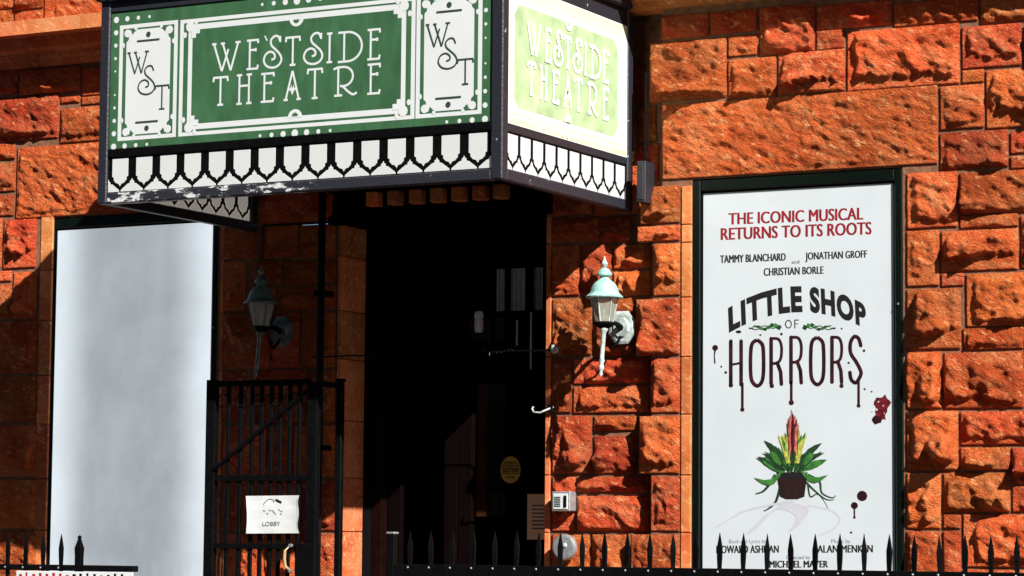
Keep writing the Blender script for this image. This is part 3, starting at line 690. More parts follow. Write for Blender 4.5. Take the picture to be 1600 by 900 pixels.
# leafy scrolls either side of OF
for sx, xs in ((1, 1174), (-1, 1301)):
    for k in range(9):
        x = xs+sx*k*5.4; y = 513-3.0*math.sin(k*1.25)-k*.35; h = 1.3+k*.38
        A.poly([(x-4.6, y+1), (x-1, y-h), (x+4.6, y-1.2), (x+1, y+h)], M_LEAF if k % 2 else M_LEAFD)
    A.stroke(smooth([(xs-4*sx, 512), (xs+8*sx, 515), (xs+20*sx, 509), (xs+34*sx, 513), (xs+46*sx, 508)], 4), 1.3, M_LEAFD)
for x, y, r in ((1304, 513, 1.6), (1315, 513.5, 1.5), (1188, 523.5, 1.6), (1221, 522, 2.2), (1350, 548, 2.2), (1127, 573, 1.6), (1134, 582, 2.2), (1326, 567, 1.8), (1351, 608, 1.7), (1362, 612, 1.4), (1330, 832, 1.8)): A.disc(x, y, r, M_MAROON, n=10)
# HORRORS in tall thin strokes that drip
def hl(kind, x, wd, yt, yb_):
    W2 = 5.8
    def s(pts, ww=W2): A.stroke(pts, ww, M_MAROON, cap=True)
    if kind == 'H': s([(x, yt), (x, yb_)]); s([(x+wd, yt), (x+wd, yb_)]); s([(x, (yt+yb_)/2+3), (x+wd, (yt+yb_)/2)], 3.6)
    if kind == 'O': A.stroke(smooth([(x+wd/2, yt), (x+wd*.9, yt+7), (x+wd, yt+22), (x+wd, yb_-20), (x+wd*.86, yb_-5), (x+wd/2, yb_+1), (x+wd*.12, yb_-6), (x, yb_-20), (x, yt+22), (x+wd*.12, yt+6), (x+wd/2, yt)], 4), W2, M_MAROON)
    if kind == 'R': s([(x, yt), (x, yb_)]); s(smooth([(x, yt), (x+wd*.7, yt+1), (x+wd, yt+12), (x+wd*.95, yt+30), (x+wd*.6, yt+38), (x, yt+39)], 4), 4.6); s([(x+wd*.6, yt+38), (x+wd*.92, yt+52), (x+wd, yb_)])
    if kind == 'S': s(smooth([(x+wd, yt+14), (x+wd*.8, yt+3), (x+wd*.4, yt), (x+wd*.05, yt+10), (x+wd*.08, yt+26), (x+wd*.6, yt+40), (x+wd, yt+54), (x+wd*.95, yb_-10), (x+wd*.55, yb_), (x+wd*.12, yb_-5), (x, yb_-16)], 4))
for kind, x, wd, yt, yb_ in (('H', 1142, 16, 533, 601), ('O', 1173, 20, 531, 602), ('R', 1205, 16, 529, 600), ('R', 1236, 16, 527, 598), ('O', 1267, 20, 527, 600), ('R', 1300, 15, 527, 597), ('S', 1328, 17, 526, 598)): hl(kind, x, wd, yt, yb_)
for x, y0, y1, r in ((1160, 598, 640, 3.4), (1236.5, 596, 629, 4.2), (1341.5, 592, 634, 3.2), (1142, 600, 602, 3.6), (1206, 598, 603, 3.6), (1221, 598, 600, 3), (1315, 595, 603, 3.4)):
    A.stroke([(x, y0), (x, y1)], 4.2, M_MAROON); A.disc(x, y1, r, M_MAROON, n=12)
A.disc(1117.5, 543.5, 4.6, M_MAROON, n=14); A.stroke([(1117.5, 546), (1116, 556), (1117, 568)], [3, 1.8, 2.6], M_MAROON)
A.disc(1347, 775, 8.2, M_MAROON, n=16); A.disc(1335, 790, 5.6, M_MAROON, n=14); A.stroke([(1335, 793), (1335, 808)], 2.6, M_MAROON); A.disc(1335, 808.5, 2.2, M_MAROON, n=10)
# red splash near the right edge
rs = random.Random(4)
A.poly([(1378+(11+rs.uniform(-4, 3))*math.cos(a*.3142)*(1-.3*math.sin(a*.3142)), 638+(21+rs.uniform(-5, 3))*math.sin(a*.3142)) for a in range(20)], M_SPLAT)
A.poly([(1370+8*math.cos(a*.6283), 656+8*math.sin(a*.6283)*(1 if a % 2 else .7)) for a in range(10)], M_MAROON)
for x, y, r__ in ((1373, 628, 1.6), (1380, 634, 1.2), (1370, 640, 1.8), (1382, 646, 1.0)): A.disc(x, y, r__, M_LILAC, n=8)
for k in range(9): A.disc(1362+rs.uniform(-1, 30), 622+rs.uniform(0, 34), 1.0, M_SPLAT, n=8)
# faint floor swirl under the plant
A.stroke(smooth([(1118, 824), (1142, 810), (1160, 800), (1188, 792), (1222, 786), (1240, 782)], 5), [1.5+.12*i for i in range(26)], M_LILAC)
A.poly(smooth([(1228, 784), (1262, 792), (1256, 812), (1232, 832), (1244, 808), (1214, 796), (1182, 826), (1166, 834), (1196, 804)], 4), M_LILAC)
A.stroke(smooth([(1262, 790), (1296, 797), (1312, 812), (1300, 828), (1280, 836)], 6), 3.4, M_LILAC)
# a plain potted plant: curled roots, leaves, pot and one closed tulip bud
for pts, w0 in (([(1212, 742), (1202, 757), (1192, 768), (1180, 772)], 6), ([(1219, 762), (1212, 784), (1202, 794), (1193, 799)], 5), ([(1262, 742), (1280, 752), (1284, 770), (1300, 778), (1306, 774)], 4.5), ([(1262, 756), (1266, 776), (1276, 772), (1284, 778), (1294, 794)], 3), ([(1258, 752), (1272, 766), (1290, 780), (1303, 781)], 4)):
    sp = smooth(pts, 5); A.stroke(sp, [w0*(1-.75*i/len(sp)) for i in range(len(sp))], M_LEAFD)
A.base = .002
s_leaf = [0]
def leaf(x0, y0, x1, y1, wd, m, bend=0):
    s_leaf[0] += 1
    n = 9; L = []; Rr = []; dx_, dy_ = x1-x0, y1-y0; ln = math.hypot(dx_, dy_); nx, ny = -dy_/ln, dx_/ln
    for i in range(n+1):
        t = i/n; h = wd*math.sin(math.pi*min(1, t*.92+.08))**.8*(1 if i % 2 else .86); c = bend*math.sin(math.pi*t)
        L.append((x0+dx_*t+nx*(c+h), y0+dy_*t+ny*(c+h))); Rr.append((x0+dx_*t+nx*(c-h), y0+dy_*t+ny*(c-h)))
    for i in range(n): A.poly([L[i], L[i+1], Rr[i+1], Rr[i]], m, d=A.base+.0008+.00005*(i % 2)+.0001*(s_leaf[0] % 8))
A.poly([(1213, 738), (1262, 738), (1257, 776), (1246, 780), (1228, 780), (1219, 776)], M_POT)
A.poly([(1219, 741), (1238, 737), (1262, 741), (1260, 748), (1216, 748)], M_INK)
lr = random.Random(12)
for k in range(46):      # a bushy ruff of ragged dark leaves
    t_ = lr.uniform(-1, 1); x0_ = 1238+t_*16; ln_ = lr.uniform(16, 34)+abs(t_)*14; an = R(90-t_*78)
    A.base = .002+.00012*k; leaf(x0_, 740-lr.uniform(0, 12), x0_+ln_*math.cos(an), 730-ln_*math.sin(an)*.9-6*lr.random(), lr.uniform(2.2, 4), (M_LEAFD, M_LEAFD, M_LEAF)[k % 3], lr.uniform(-4, 4))
A.base = .0078
for a in ((1222, 736, 1178, 746, 5, M_LEAF, -13), (1252, 736, 1294, 742, 5, M_LEAF, 11), (1224, 728, 1194, 688, 5.5, M_LEAFD, 4), (1250, 728, 1285, 692, 5.5, M_LEAFD, -4), (1220, 726, 1204, 704, 5, M_LEAF, 0), (1256, 726, 1272, 706, 5, M_LEAF, 0)): leaf(*a)
A.base = .0090
for k in range(22):      # yellow green sepals round the bud
    t_ = -1+2*k/21; leaf(1239+t_*9, 724, 1239+t_*23, 672+abs(t_)*6+lr.uniform(-6, 8), lr.uniform(2.6, 4), (M_YBUD, M_YBUD, M_LEAF)[k % 3] if abs(t_) > .25 else M_LEAFD, -t_*3)
A.base = .0102
for k in range(9):
    t_ = -1+2*k/8; leaf(1239+t_*7, 712, 1239+t_*9.5, 645+14*t_*t_, 3.6, (M_OBUD, M_SPLAT, M_OBUD)[k % 3], -t_*5)
A.base = .0108
leaf(1232, 724, 1229, 690, 4, M_YBUD, 0); leaf(1247, 724, 1250, 690, 4, M_YBUD, 0); leaf(1239, 726, 1239, 700, 4.5, M_LEAFD, 0)
for q_ in ((1233, 712, 1231, 662), (1246, 712, 1248, 664)): A.stroke([(q_[0], q_[1]), (q_[2], q_[3])], 1.2, M_SPLAT)
A.stroke([(1239, 716), (1238, 680), (1240, 655), (1237, 640)], [1.2, 2.6, 2, .8], M_MAROON)
A.base = 0
row('Book and Lyrics by', 1139, 1197, 843, 849, 842.5, 848.5, M_INKSOFT, .0)
row('HOWARD ASHMAN', 1119, 1217, 852.5, 864.5, 852, 863.5, M_INK, .013)
row('Music by', 1299, 1329, 842.5, 848.5, 842.5, 848.5, M_INKSOFT, .0)
row('ALAN MENKEN', 1277, 1364, 852, 863.5, 851.5, 863, M_INK, .013)
row('Directed by', 1229, 1266, 868, 873.5, 868, 873.5, M_INKSOFT, .0)
row('MICHAEL MAYER', 1202, 1294, 876, 887, 876, 886.5, M_INK, .013)
A.build('printed_artwork', POS, origin=(1.73, Yp, 1.35))

# ================================================================== MARQUEE
SX0, SX1, SY = -1.755, .766, -1.533
MQ = empty('theatre_marquee', ((SX0+SX1)/2, 0, 3.4), 'boxy black framed theatre marquee with green and white sign over the doorway', 'marquee')
MO = tuple(MQ.location)
def mq(b, name, m, parent=None): return b.build(name, m, parent or MQ, origin=MO) if parent is None else b
POSTS = [(SX0, SX0+.062, SY, SY+.062), (SX1-.066, SX1, SY, SY+.066), (SX1-.045, SX1, -.075, -.01), (SX0, SX0+.045, -.075, -.01)]
for x0, x1, y0, y1 in POSTS: mq(MB().box(x0, x1, y0, y1, 3.402, 4.56, bev=.006), 'corner_post', M_FRAME)
mq(MB().box(SX0+.062, SX1-.066, SY+.004, SY+.06, 3.40, 3.459, bev=.006), 'bottom_rail', M_CHIP)
mq(MB().box(SX1-.056, SX1-.004, SY+.066, -.075, 3.403, 3.463, bev=.006), 'bottom_rail', M_FRAME)
mq(MB().box(SX0+.004, SX0+.05, SY+.062, -.075, 3.403, 3.459, bev=.006), 'bottom_rail', M_FRAME)
mq(MB().box(SX0+.062, SX1-.066, SY+.005, SY+.05, 3.653, 3.700, bev=.004), 'middle_rail', M_IRON)
mq(MB().box(SX1-.05, SX1-.005, SY+.066, -.075, 3.655, 3.694, bev=.004), 'middle_rail', M_FRAME)
mq(MB().box(SX0+.005, SX0+.05, SY+.062, -.075, 3.655, 3.694, bev=.004), 'middle_rail', M_FRAME)
mq(MB().box(SX0-.02, SX1+.03, SY-.03, SY+.06, 4.52, 4.60, bev=.01), 'top_cornice', M_CHIP)
mq(MB().box(SX1-.06, SX1+.03, SY+.06, .0, 4.52, 4.60, bev=.01), 'top_cornice', M_CHIP)
mq(MB().box(SX0-.02, SX0+.06, SY+.06, .0, 4.52, 4.60, bev=.01), 'top_cornice', M_CHIP)
mq(MB().box(SX0+.064, SX1-.068, SY+.006, SY+.05, 4.462, 4.518), 'top_rail', M_FRAME)
mq(MB().box(SX1-.05, SX1-.006, SY+.068, -.077, 4.432, 4.518), 'top_rail', M_FRAME)
mq(MB().box(SX0+.006, SX0+.05, SY+.064, -.077, 4.432, 4.518), 'top_rail', M_FRAME)
mq(MB().box(SX0+.02, SX1-.02, SY+.07, -.01, 4.58, 4.597), 'roof_sheet', M_FRAME)
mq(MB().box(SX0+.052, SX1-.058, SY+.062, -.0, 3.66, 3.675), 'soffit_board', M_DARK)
# the front sheet with its artwork
mq(MB().box(SX0+.064, SX1-.068, SY+.014, SY+.03, 3.702, 4.460), 'front_panel', M_GREEN)
F = Art(lambda u, v, d: (u, SY+.014-d*.3, v), .0004)
W_ = M_WHITE
def mirror_u(f):
    f(1)
# centre frame
F.ring(-1.231, 3.743, .244, 4.380, .024, W_, .020)
F.ring(-1.176, 3.776, .188, 4.350, .027, W_, .030)
for cx_, sx in ((-1.176, 1), (.188, -1)):
    for cz_, sz in ((3.776, 1), (4.350, -1)):
        F.base = .0032; F.disc(cx_+sx*.012, cz_+sz*.012, .028, W_)
        F.rect(min(cx_+sx*.02, cx_+sx*.075), min(cz_+sz*.02, cz_+sz*.052), max(cx_+sx*.02, cx_+sx*.075), max(cz_+sz*.02, cz_+sz*.052), W_)
        F.rect(min(cx_+sx*.02, cx_+sx*.05), min(cz_+sz*.045, cz_+sz*.075), max(cx_+sx*.02, cx_+sx*.05), max(cz_+sz*.045, cz_+sz*.075), W_)
        F.disc(cx_+sx*.05, cz_-sz*.012, .014, W_, ru=.012); F.disc(cx_-sx*.022, cz_+sz*.055, .016, W_, ru=.012)
for z, a0 in ((3.797, 0), (4.329, 180)):
    F.base = .0032; F.disc(-.484, z, .045, W_, a0=a0, a1=a0+180); F.base = .0062; F.disc(-.484, z+(.008 if a0 == 0 else -.008), .019, M_GREEN, a0=a0, a1=a0+180); F.base = 0
# the two monogram cards
for off in (0, 1.884):
    x0, x1 = -1.634+off, -1.246+off; xc = (x0+x1)/2
    F.ring(x0, 3.743, x1, 4.383, .024, W_, .021)
    ci = [(x0+.047, 3.84), (x0+.047, 4.285), (x0+.062, 4.30), (x0+.062, 4.315), (x0+.035, 4.325), (x0+.04, 4.345), (x0+.075, 4.352), (x0+.085, 4.325), (x0+.10, 4.34), (x0+.12, 4.352)]
    right = [(2*xc-p[0], p[1]) for p in ci[::-1]]
    top = ci+right
    bot = [(p[0], 8.125-p[1]) for p in top[::-1]]
    bot = [p for p in bot if p[1] < 3.835]
    F.poly([p for p in top]+bot, W_)
    F.base = .0032
    for sx in (-1, 1):
        for z in (3.79, 4.335): F.disc(xc+sx*.140, z, .022, W_)
        for z in (3.855, 4.27): F.disc(xc+sx*.166, z, .014, W_, ru=.009)
        for z in (3.768, 4.358): F.disc(xc+sx*.085, z, .010, W_)
    F.base = .0062
    for z, zc_ in ((4.287, 4.320), (3.838, 3.803)):
        F.rect(xc-.075, z-.005, xc+.075, z+.005, M_GREY); F.disc(xc, zc_, .015, M_GREY, n=12)
    for st in GL['W']: F.stroke([(xc-.128+x*.122, 4.108+y*.118) for x, y in st], .0085, M_GREY)
    for st in [GL['S'][0]]: F.stroke([(xc-.063+x*.112, 3.992+y*.155) for x, y in st], .0085, M_GREY)
    for st in GL['T']: F.stroke([(xc+.052+x*.093, 3.902+y*.132) for x, y in st], .0085, M_GREY)
    F.base = 0
# dots
for cx_, sx in ((-1.659, 1), (.658, -1)):
    for cz_, sz in ((3.714, 1), (4.417, -1)):
        for k, r in enumerate((.0175, .0145, .0115, .0085)):
            F.disc(cx_+sx*.074*k, cz_, r, W_)
            if k: F.disc(cx_, cz_+sz*.0715*k, r, W_)
        F.disc(cx_, cz_+sz*.0715*4-.0, .006, W_, n=8)
for z in (3.7145, 4.421):
    for k in range(-3, 4): F.disc(-.484+.073*k, z, .0205-.0040*abs(k), W_)
LET = [('W', -1.008, -.852, 4.080, 4.230), ('E', -.800, -.724, 4.078, 4.232), ('S', -.689, -.576, 4.078, 4.245), ('T', -.550, -.460, 4.080, 4.232), ('S', -.437, -.320, 4.078, 4.240), ('I', -.290, -.262, 4.077, 4.229), ('D', -.224, -.078, 4.073, 4.228), ('E', -.048, .031, 4.073, 4.228),
       ('T', -1.008, -.914, 3.898, 4.051), ('H', -.860, -.758, 3.895, 4.049), ('E', -.706, -.621, 3.895, 4.045), ('A', -.558, -.450, 3.895, 4.048), ('T', -.410, -.318, 3.893, 4.051), ('R', -.250, -.112, 3.896, 4.045), ('E', -.045, .034, 3.892, 4.045)]
for ch, a, b, c, d in LET: cap_letter(F, ch, a, b, c, d, .0118, W_)
F.stroke([(-.683, 4.25), (-.668, 4.222)], .008, W_)
F.build('front_artwork', MQ, origin=MO)
# the side sheet; its sunlit sheen is put into paler print colours
XS = SX1-.006
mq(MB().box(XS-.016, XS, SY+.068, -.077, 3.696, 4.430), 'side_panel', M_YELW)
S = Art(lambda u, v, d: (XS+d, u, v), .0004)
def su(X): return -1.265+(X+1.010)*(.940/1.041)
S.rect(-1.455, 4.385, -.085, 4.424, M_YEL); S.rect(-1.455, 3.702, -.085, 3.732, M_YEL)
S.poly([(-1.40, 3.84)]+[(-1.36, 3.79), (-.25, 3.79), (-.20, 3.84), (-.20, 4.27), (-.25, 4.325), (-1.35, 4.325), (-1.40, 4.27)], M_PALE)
S.ring(-1.448, 3.750, -.145, 4.372, .006, M_YEL)
S.base = .003
for z, a0 in ((3.79, 0), (4.325, 180)):
    S.disc(-.80, z, .045, M_YELW, a0=a0, a1=a0+180); S.base = .005; S.disc(-.80, z, .016, M_PALE, a0=a0, a1=a0+180); S.base = .003
for ch, a, b, c, d in LET: cap_letter(S, ch, su(a), su(b), c+.004-(.022 if c < 4 else 0), d+.016-(.022 if c < 4 else 0), .021, M_YELW)
for k in range(-3, 4): S.disc(-.80+.06*k, 3.717, .014-.0022*abs(k), M_YELW)
S.build('side_artwork', MQ, origin=MO)
# valance: black boards with white pennants set through them
def pennant(w2):    # outline about the unit's centre, z absolute
    l = [(-w2, 3.645), (-w2, 3.548), (-w2*.80, 3.542), (-w2*.80, 3.528), (-w2*.52, 3.513), (-w2*.18, 3.508), (0, 3.494)]
    return l+[(-x, z) for x, z in l[::-1][1:]]
def spandrel(h):    # outline about the joint between two units
    l = [(-h*.93, 3.464), (-h*.90, 3.474), (-h*.62, 3.490), (-h*.34, 3.506), (-h*.18, 3.508), (-h*.16, 3.520), (-h*.06, 3.524), (0, 3.534)]
    return l+[(-x, z) for x, z in l[::-1][1:]]
def prism(outline, fn, d0, d1):
    n = len(outline); b = MB()
    b.add([fn(u, z, d) for d in (d0, d1) for u, z in outline], [tuple(range(n)), tuple(range(2*n-1, n-1, -1))]+[(i, (i+1) % n, (i+1) % n+n, i+n) for i in range(n)])
    return b
def valance(fn, u0, u1, count, w2, m):
    step = (u1-u0)/count
    for k in range(count):
        c = u0+step*(k+.5)
        prism([(c+x, z) for x, z in pennant(w2)], fn, -.0022, .012).build('pennant_inset', m, MQ, origin=MO)
    for k in range(count+1):
        c = u0+step*k; sp = [(min(max(c+x, u0+.001), u1-.001), z) for x, z in spandrel(step/2)]
        if k in (0, count): sp = [p for i, p in enumerate(sp) if i == 0 or p != sp[i-1]]
        prism(sp, fn, -.0022, .012).build('spandrel_inset', m, MQ, origin=MO)
yf = SY+.016
mq(MB().box(SX0+.062, SX1-.066, yf, yf+.008, 3.459, 3.653), 'valance_board', M_IRON)
valance(lambda u, z, d: (u, yf+d, z), SX0+.064, SX1-.068, 15, .0525, M_ACRYL)
xf = SX1-.014
mq(MB().box(xf-.008, xf, SY+.066, -.075, 3.463, 3.655), 'valance_board', M_IRON)
valance(lambda u, z, d: (xf-d, u, z), SY+.067, -.076, 10, .0535, M_ACRYL)
xg = SX0+.016
mq(MB().box(xg, xg+.008, SY+.062, -.075, 3.459, 3.655), 'valance_board', M_IRON)
valance(lambda u, z, d: (xg+d-.0, u, z), SY+.064, -.076, 10, .050, M_ACRYL2)
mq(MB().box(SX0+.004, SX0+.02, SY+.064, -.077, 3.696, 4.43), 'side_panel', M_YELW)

# ================================================================== LANTERNS
def lantern(loc, label):
    r = empty('wall_lantern', loc, label, 'lantern', 'wall lanterns either side of the doorway')
    # origin at the wall plate's centre; the lamp hangs .25 m in front
    n = 8; pl = MB()
    vs = []
    for d, rad in ((.0, .085), (-.018, .085), (-.024, .070), (-.024, .052), (-.034, .046)):
        for i in range(n): a = math.pi*(i+.5)/4; vs.append((rad*math.cos(a), d, rad*1.15*math.sin(a)))
    fs = [(k*n+i, k*n+(i+1) % n, (k+1)*n+(i+1) % n, (k+1)*n+i) for k in range(4) for i in range(n)]+[tuple(range(n)), tuple(4*n+i for i in range(n))]
    pl.add(vs, fs)
    r0 = pl.build('wall_plate', M_LWHITE, None); r0.parent = r
    ay = -.235
    arm = MB().tube([(0, -.02, -.005), (0, -.08, .015), (0, -.16, .02), (0, ay+.01, .0)], [.020, .014, .012, .014], 8)
    arm.tube([(0, -.03, -.05)]+[(0, -.03-.10*math.sin(t*.35), -.05-.03*math.sin(t*.9)-.012*t) for t in range(1, 7)], .007, 6)
    a_ = arm.build('arm', M_IRON, None, smooth=True); a_.parent = r
    st = MB(); pts = []
    for rr, z in ((.024, -.02), (.019, -.035), (.013, -.05), (.0125, -.12), (.012, -.19), (.017, -.20), (.010, -.215), (.016, -.235), (.013, -.25), (.007, -.262), (.012, -.272), (.003, -.292)): pts.append((rr, z))
    st.lathe(pts, 0, 0, 12)
    s_ = st.build('stem', M_LWHITE, None, smooth=True); s_.parent = r; s_.location = (0, ay, 0); s_.rotation_euler = (R(-8), 0, R(0))
    cup = MB().lathe([(.024, -.022), (.040, -.012), (.058, .002), (.060, .010), (.046, .016)], 0, 0, 6); c_ = cup.build('cup', M_IRON, None); c_.parent = r; c_.location = (0, ay, 0)
    # six panes and their bars, wider at the top
    for i in range(6):
        a, b = math.pi/3*i+.5, math.pi/3*(i+1)+.5
        r1, r2, z1, z2 = .047, .075, .016, .150
        q = MB(); q.add([(r1*math.cos(a), r1*math.sin(a), z1), (r1*math.cos(b), r1*math.sin(b), z1), (r2*math.cos(b), r2*math.sin(b), z2), (r2*math.cos(a), r2*math.sin(a), z2)], [(0, 1, 2, 3)])
        g_ = q.build('glass_pane', M_LGLASS, None); g_.parent = r; g_.location = (0, ay, 0)
        t_ = MB().tube([(r1*math.cos(a), r1*math.sin(a), z1), (r2*math.cos(a), r2*math.sin(a), z2)], .0042, 6).build('glazing_bar', M_LWHITE, None); t_.parent = r; t_.location = (0, ay, 0)
    bulb = MB().lathe([(.006, .016), (.009, .03), (.009, .07), (.016, .085), (.016, .10), (.004, .118)], 0, 0, 10).build('bulb', M_WHITE, None, smooth=True); bulb.parent = r; bulb.location = (0, ay, 0)
    cap = MB().lathe([(.070, .148), (.101, .146), (.103, .153), (.090, .163), (.080, .175), (.074, .196), (.064, .216), (.050, .232), (.034, .243), (.026, .252), (.024, .262), (.040, .268), (.041, .276), (.032, .292), (.022, .304), (.012, .310)], 0, 0, 18)
    c_ = cap.build('cap', M_VERD, None, smooth=False); c_.parent = r; c_.location = (0, ay, 0)
    fi = MB().lathe([(.012, .308), (.010, .318), (.018, .326), (.019, .336), (.010, .348), (.006, .358), (.003, .372)], 0, 0, 12)
    f_ = fi.build('finial', M_LWHITE, None, smooth=True); f_.parent = r; f_.location = (0, ay, 0)
    return r
lp = P(973, 512, -.03); lantern((lp.x, -.025, lp.z), 'pale verdigris capped lantern on the sunlit pier, right of the doorway')
L1 = [o for o in bpy.data.objects if o.name == 'wall_lantern'][0]
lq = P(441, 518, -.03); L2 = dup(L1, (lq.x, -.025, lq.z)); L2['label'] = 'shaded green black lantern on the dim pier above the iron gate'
M_SHADE = mat('shaded_copper', (.11, .19, .165), .4, metal=.3, var=.6, scale=24); M_SHADE2 = mat('shaded_lantern_metal', (.18, .21, .19), .4, metal=.3, var=.7, scale=24)
for ch in L2.children:      # the canopy's shade is painted into darker copies of the lantern metals
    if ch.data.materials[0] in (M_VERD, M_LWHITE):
        new = M_SHADE if ch.data.materials[0] is M_VERD else M_SHADE2
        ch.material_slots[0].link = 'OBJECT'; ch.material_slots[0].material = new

# ================================================================== GATE AND NOTICE
GY = -.7
def gx(px): return P(px, 650, GY).x
def gz(py): return P(410, py, GY).z
GT = empty('iron_gate', (gx(332), GY, .1), 'open black barred iron gate leaf with a paper notice, left of the doorway', 'gate')
GO = (gx(332), GY, .1)
def gb(x0, x1, z0, z1, name, dy=.012, m=M_IRON): return MB().box(x0, x1, GY-dy, GY+dy, z0, z1, bev=.002).build(name, m, GT, origin=GO)
gb(gx(325), gx(339), .12, gz(592), 'gate_stile', .022); gb(gx(483), gx(498), .12, gz(600), 'gate_stile', .022)
gb(gx(339), gx(483), gz(603), gz(594), 'top_rail', .02)
gb(gx(339), gx(483), gz(752), gz(742), 'middle_rail', .018); gb(gx(339), gx(483), gz(858), gz(849), 'middle_rail', .018); gb(gx(339), gx(483), .2, .25, 'bottom_rail', .018)
for x in (357, 376, 394, 409, 424, 438, 453, 468): gb(gx(x)-.011, gx(x)+.011, .25, gz(603), 'gate_bar', .009)
br = MB().tube([(gx(341), GY-.0215, gz(732)), (gx(483), GY-.0215, gz(612))], .012, 6); br.build('brace', M_IRON, GT, origin=GO)
for k in range(5):
    br = MB(); c = gx(350+k*28); zz = gz(625); br.tube([(c+.035*math.cos(t*.7), GY-.012, zz+.035*math.sin(t*.7)) for t in range(10)], .004, 5)
    br.build('scroll', M_IRON, GT, origin=GO)
MB().box(gx(470), gx(500), GY-.035, GY+.02, gz(905), gz(848), bev=.004).build('lock_box', M_IRON, GT, origin=GO)
h = MB().tube([(gx(460), GY-.03, gz(852)), (gx(458), GY-.055, gz(860)), (gx(457), GY-.06, gz(872)), (gx(458), GY-.055, gz(884)), (gx(462), GY-.03, gz(891))], .009, 8)
h.build('pull_handle', M_BRASS, GT, origin=GO, smooth=True)
for y in (852, 891):
    MB().tube([(gx(462), GY-.02, gz(y)), (gx(462), GY-.04, gz(y))], .010, 8).build('handle_stud', M_STEEL, GT, origin=GO)
# standing post behind the gate
gp = empty('gate_post', (gx(509), GY+.15, 0), 'slim black iron post standing right of the barred gate', 'post')
MB().box(gx(505), gx(514), GY+.13, GY+.165, 0, gz(597), bev=.004).build('shaft', M_IRON, gp, origin=tuple(gp.location))
MB().box(gx(504), gx(515), GY+.125, GY+.17, gz(597)+.001, gz(592), bev=.003).build('flat_cap', M_IRON, gp, origin=tuple(gp.location))
MB().box(gx(498), gx(505), GY-.01, GY+.15, gz(606), gz(598)).build('latch_arm', M_IRON, gp, origin=tuple(gp.location))
# notice, slightly curled
NX0, NX1, NZ0, NZ1 = P(387, 800, GY-.03).x, P(469, 800, GY-.03).x, P(430, 834, GY-.03).z, P(430, 775, GY-.03).z
NT = empty('paper_notice', ((NX0+NX1)/2, GY-.03, NZ0), 'crumpled white paper notice with handwriting tied to the iron gate', 'notice')
nb = MB(); n1, n2 = 14, 8; vs = []
def ncurl(u, v):
    wav = .006*math.sin(3.1*u+1)+.003*noise.noise(Vector((u*4, v*4, 3)))
    ex = (.006*math.sin(v*9)+.010*math.sin(v*3.1) if u > .95 else (-.007*math.sin(v*3.3+.4) if u < .05 else 0))
    return (NX0+(NX1-NX0)*u-ex, GY-.032-wav-.010*abs(u-.5)**3*8, NZ0+(NZ1-NZ0)*v+.004*u)
for j in range(n2+1):
    for i in range(n1+1): vs.append(ncurl(i/n1, j/n2))
nb.add(vs+[(x, y+.001, z) for x, y, z in vs], [(j*(n1+1)+i, j*(n1+1)+i+1, (j+1)*(n1+1)+i+1, (j+1)*(n1+1)+i) for j in range(n2) for i in range(n1)])
nb.v = nb.v[:len(vs)]
nb.build('sheet', M_WHITE, NT, origin=tuple(NT.location))
NA = Art(lambda u, v, d: tuple(Vector(ncurl(u, v))-Vector((0, .0015+d, 0))))
NA.stroke(smooth([(.32, .77), (.37, .86), (.43, .91), (.50, .89)], 4), .016, M_INKSOFT); NA.stroke([(.50, .86), (.53, .89), (.50, .82)], .02, M_INKSOFT)
NA.poly([(.55, .92), (.66, .84), (.65, .79), (.54, .86)], M_INK)
for x, y in ((.32, .62), (.38, .54), (.43, .63), (.48, .62), (.50, .58), (.53, .54), (.60, .64), (.64, .60), (.63, .53)): NA.stroke([(x, y), (x+.035, y-.03)], .014, M_INKSOFT)
NA.text('LOBBY', .31, .64, .20, .31, M_INKSOFT, .0)
NA.build('handwriting', NT, origin=tuple(NT.location))

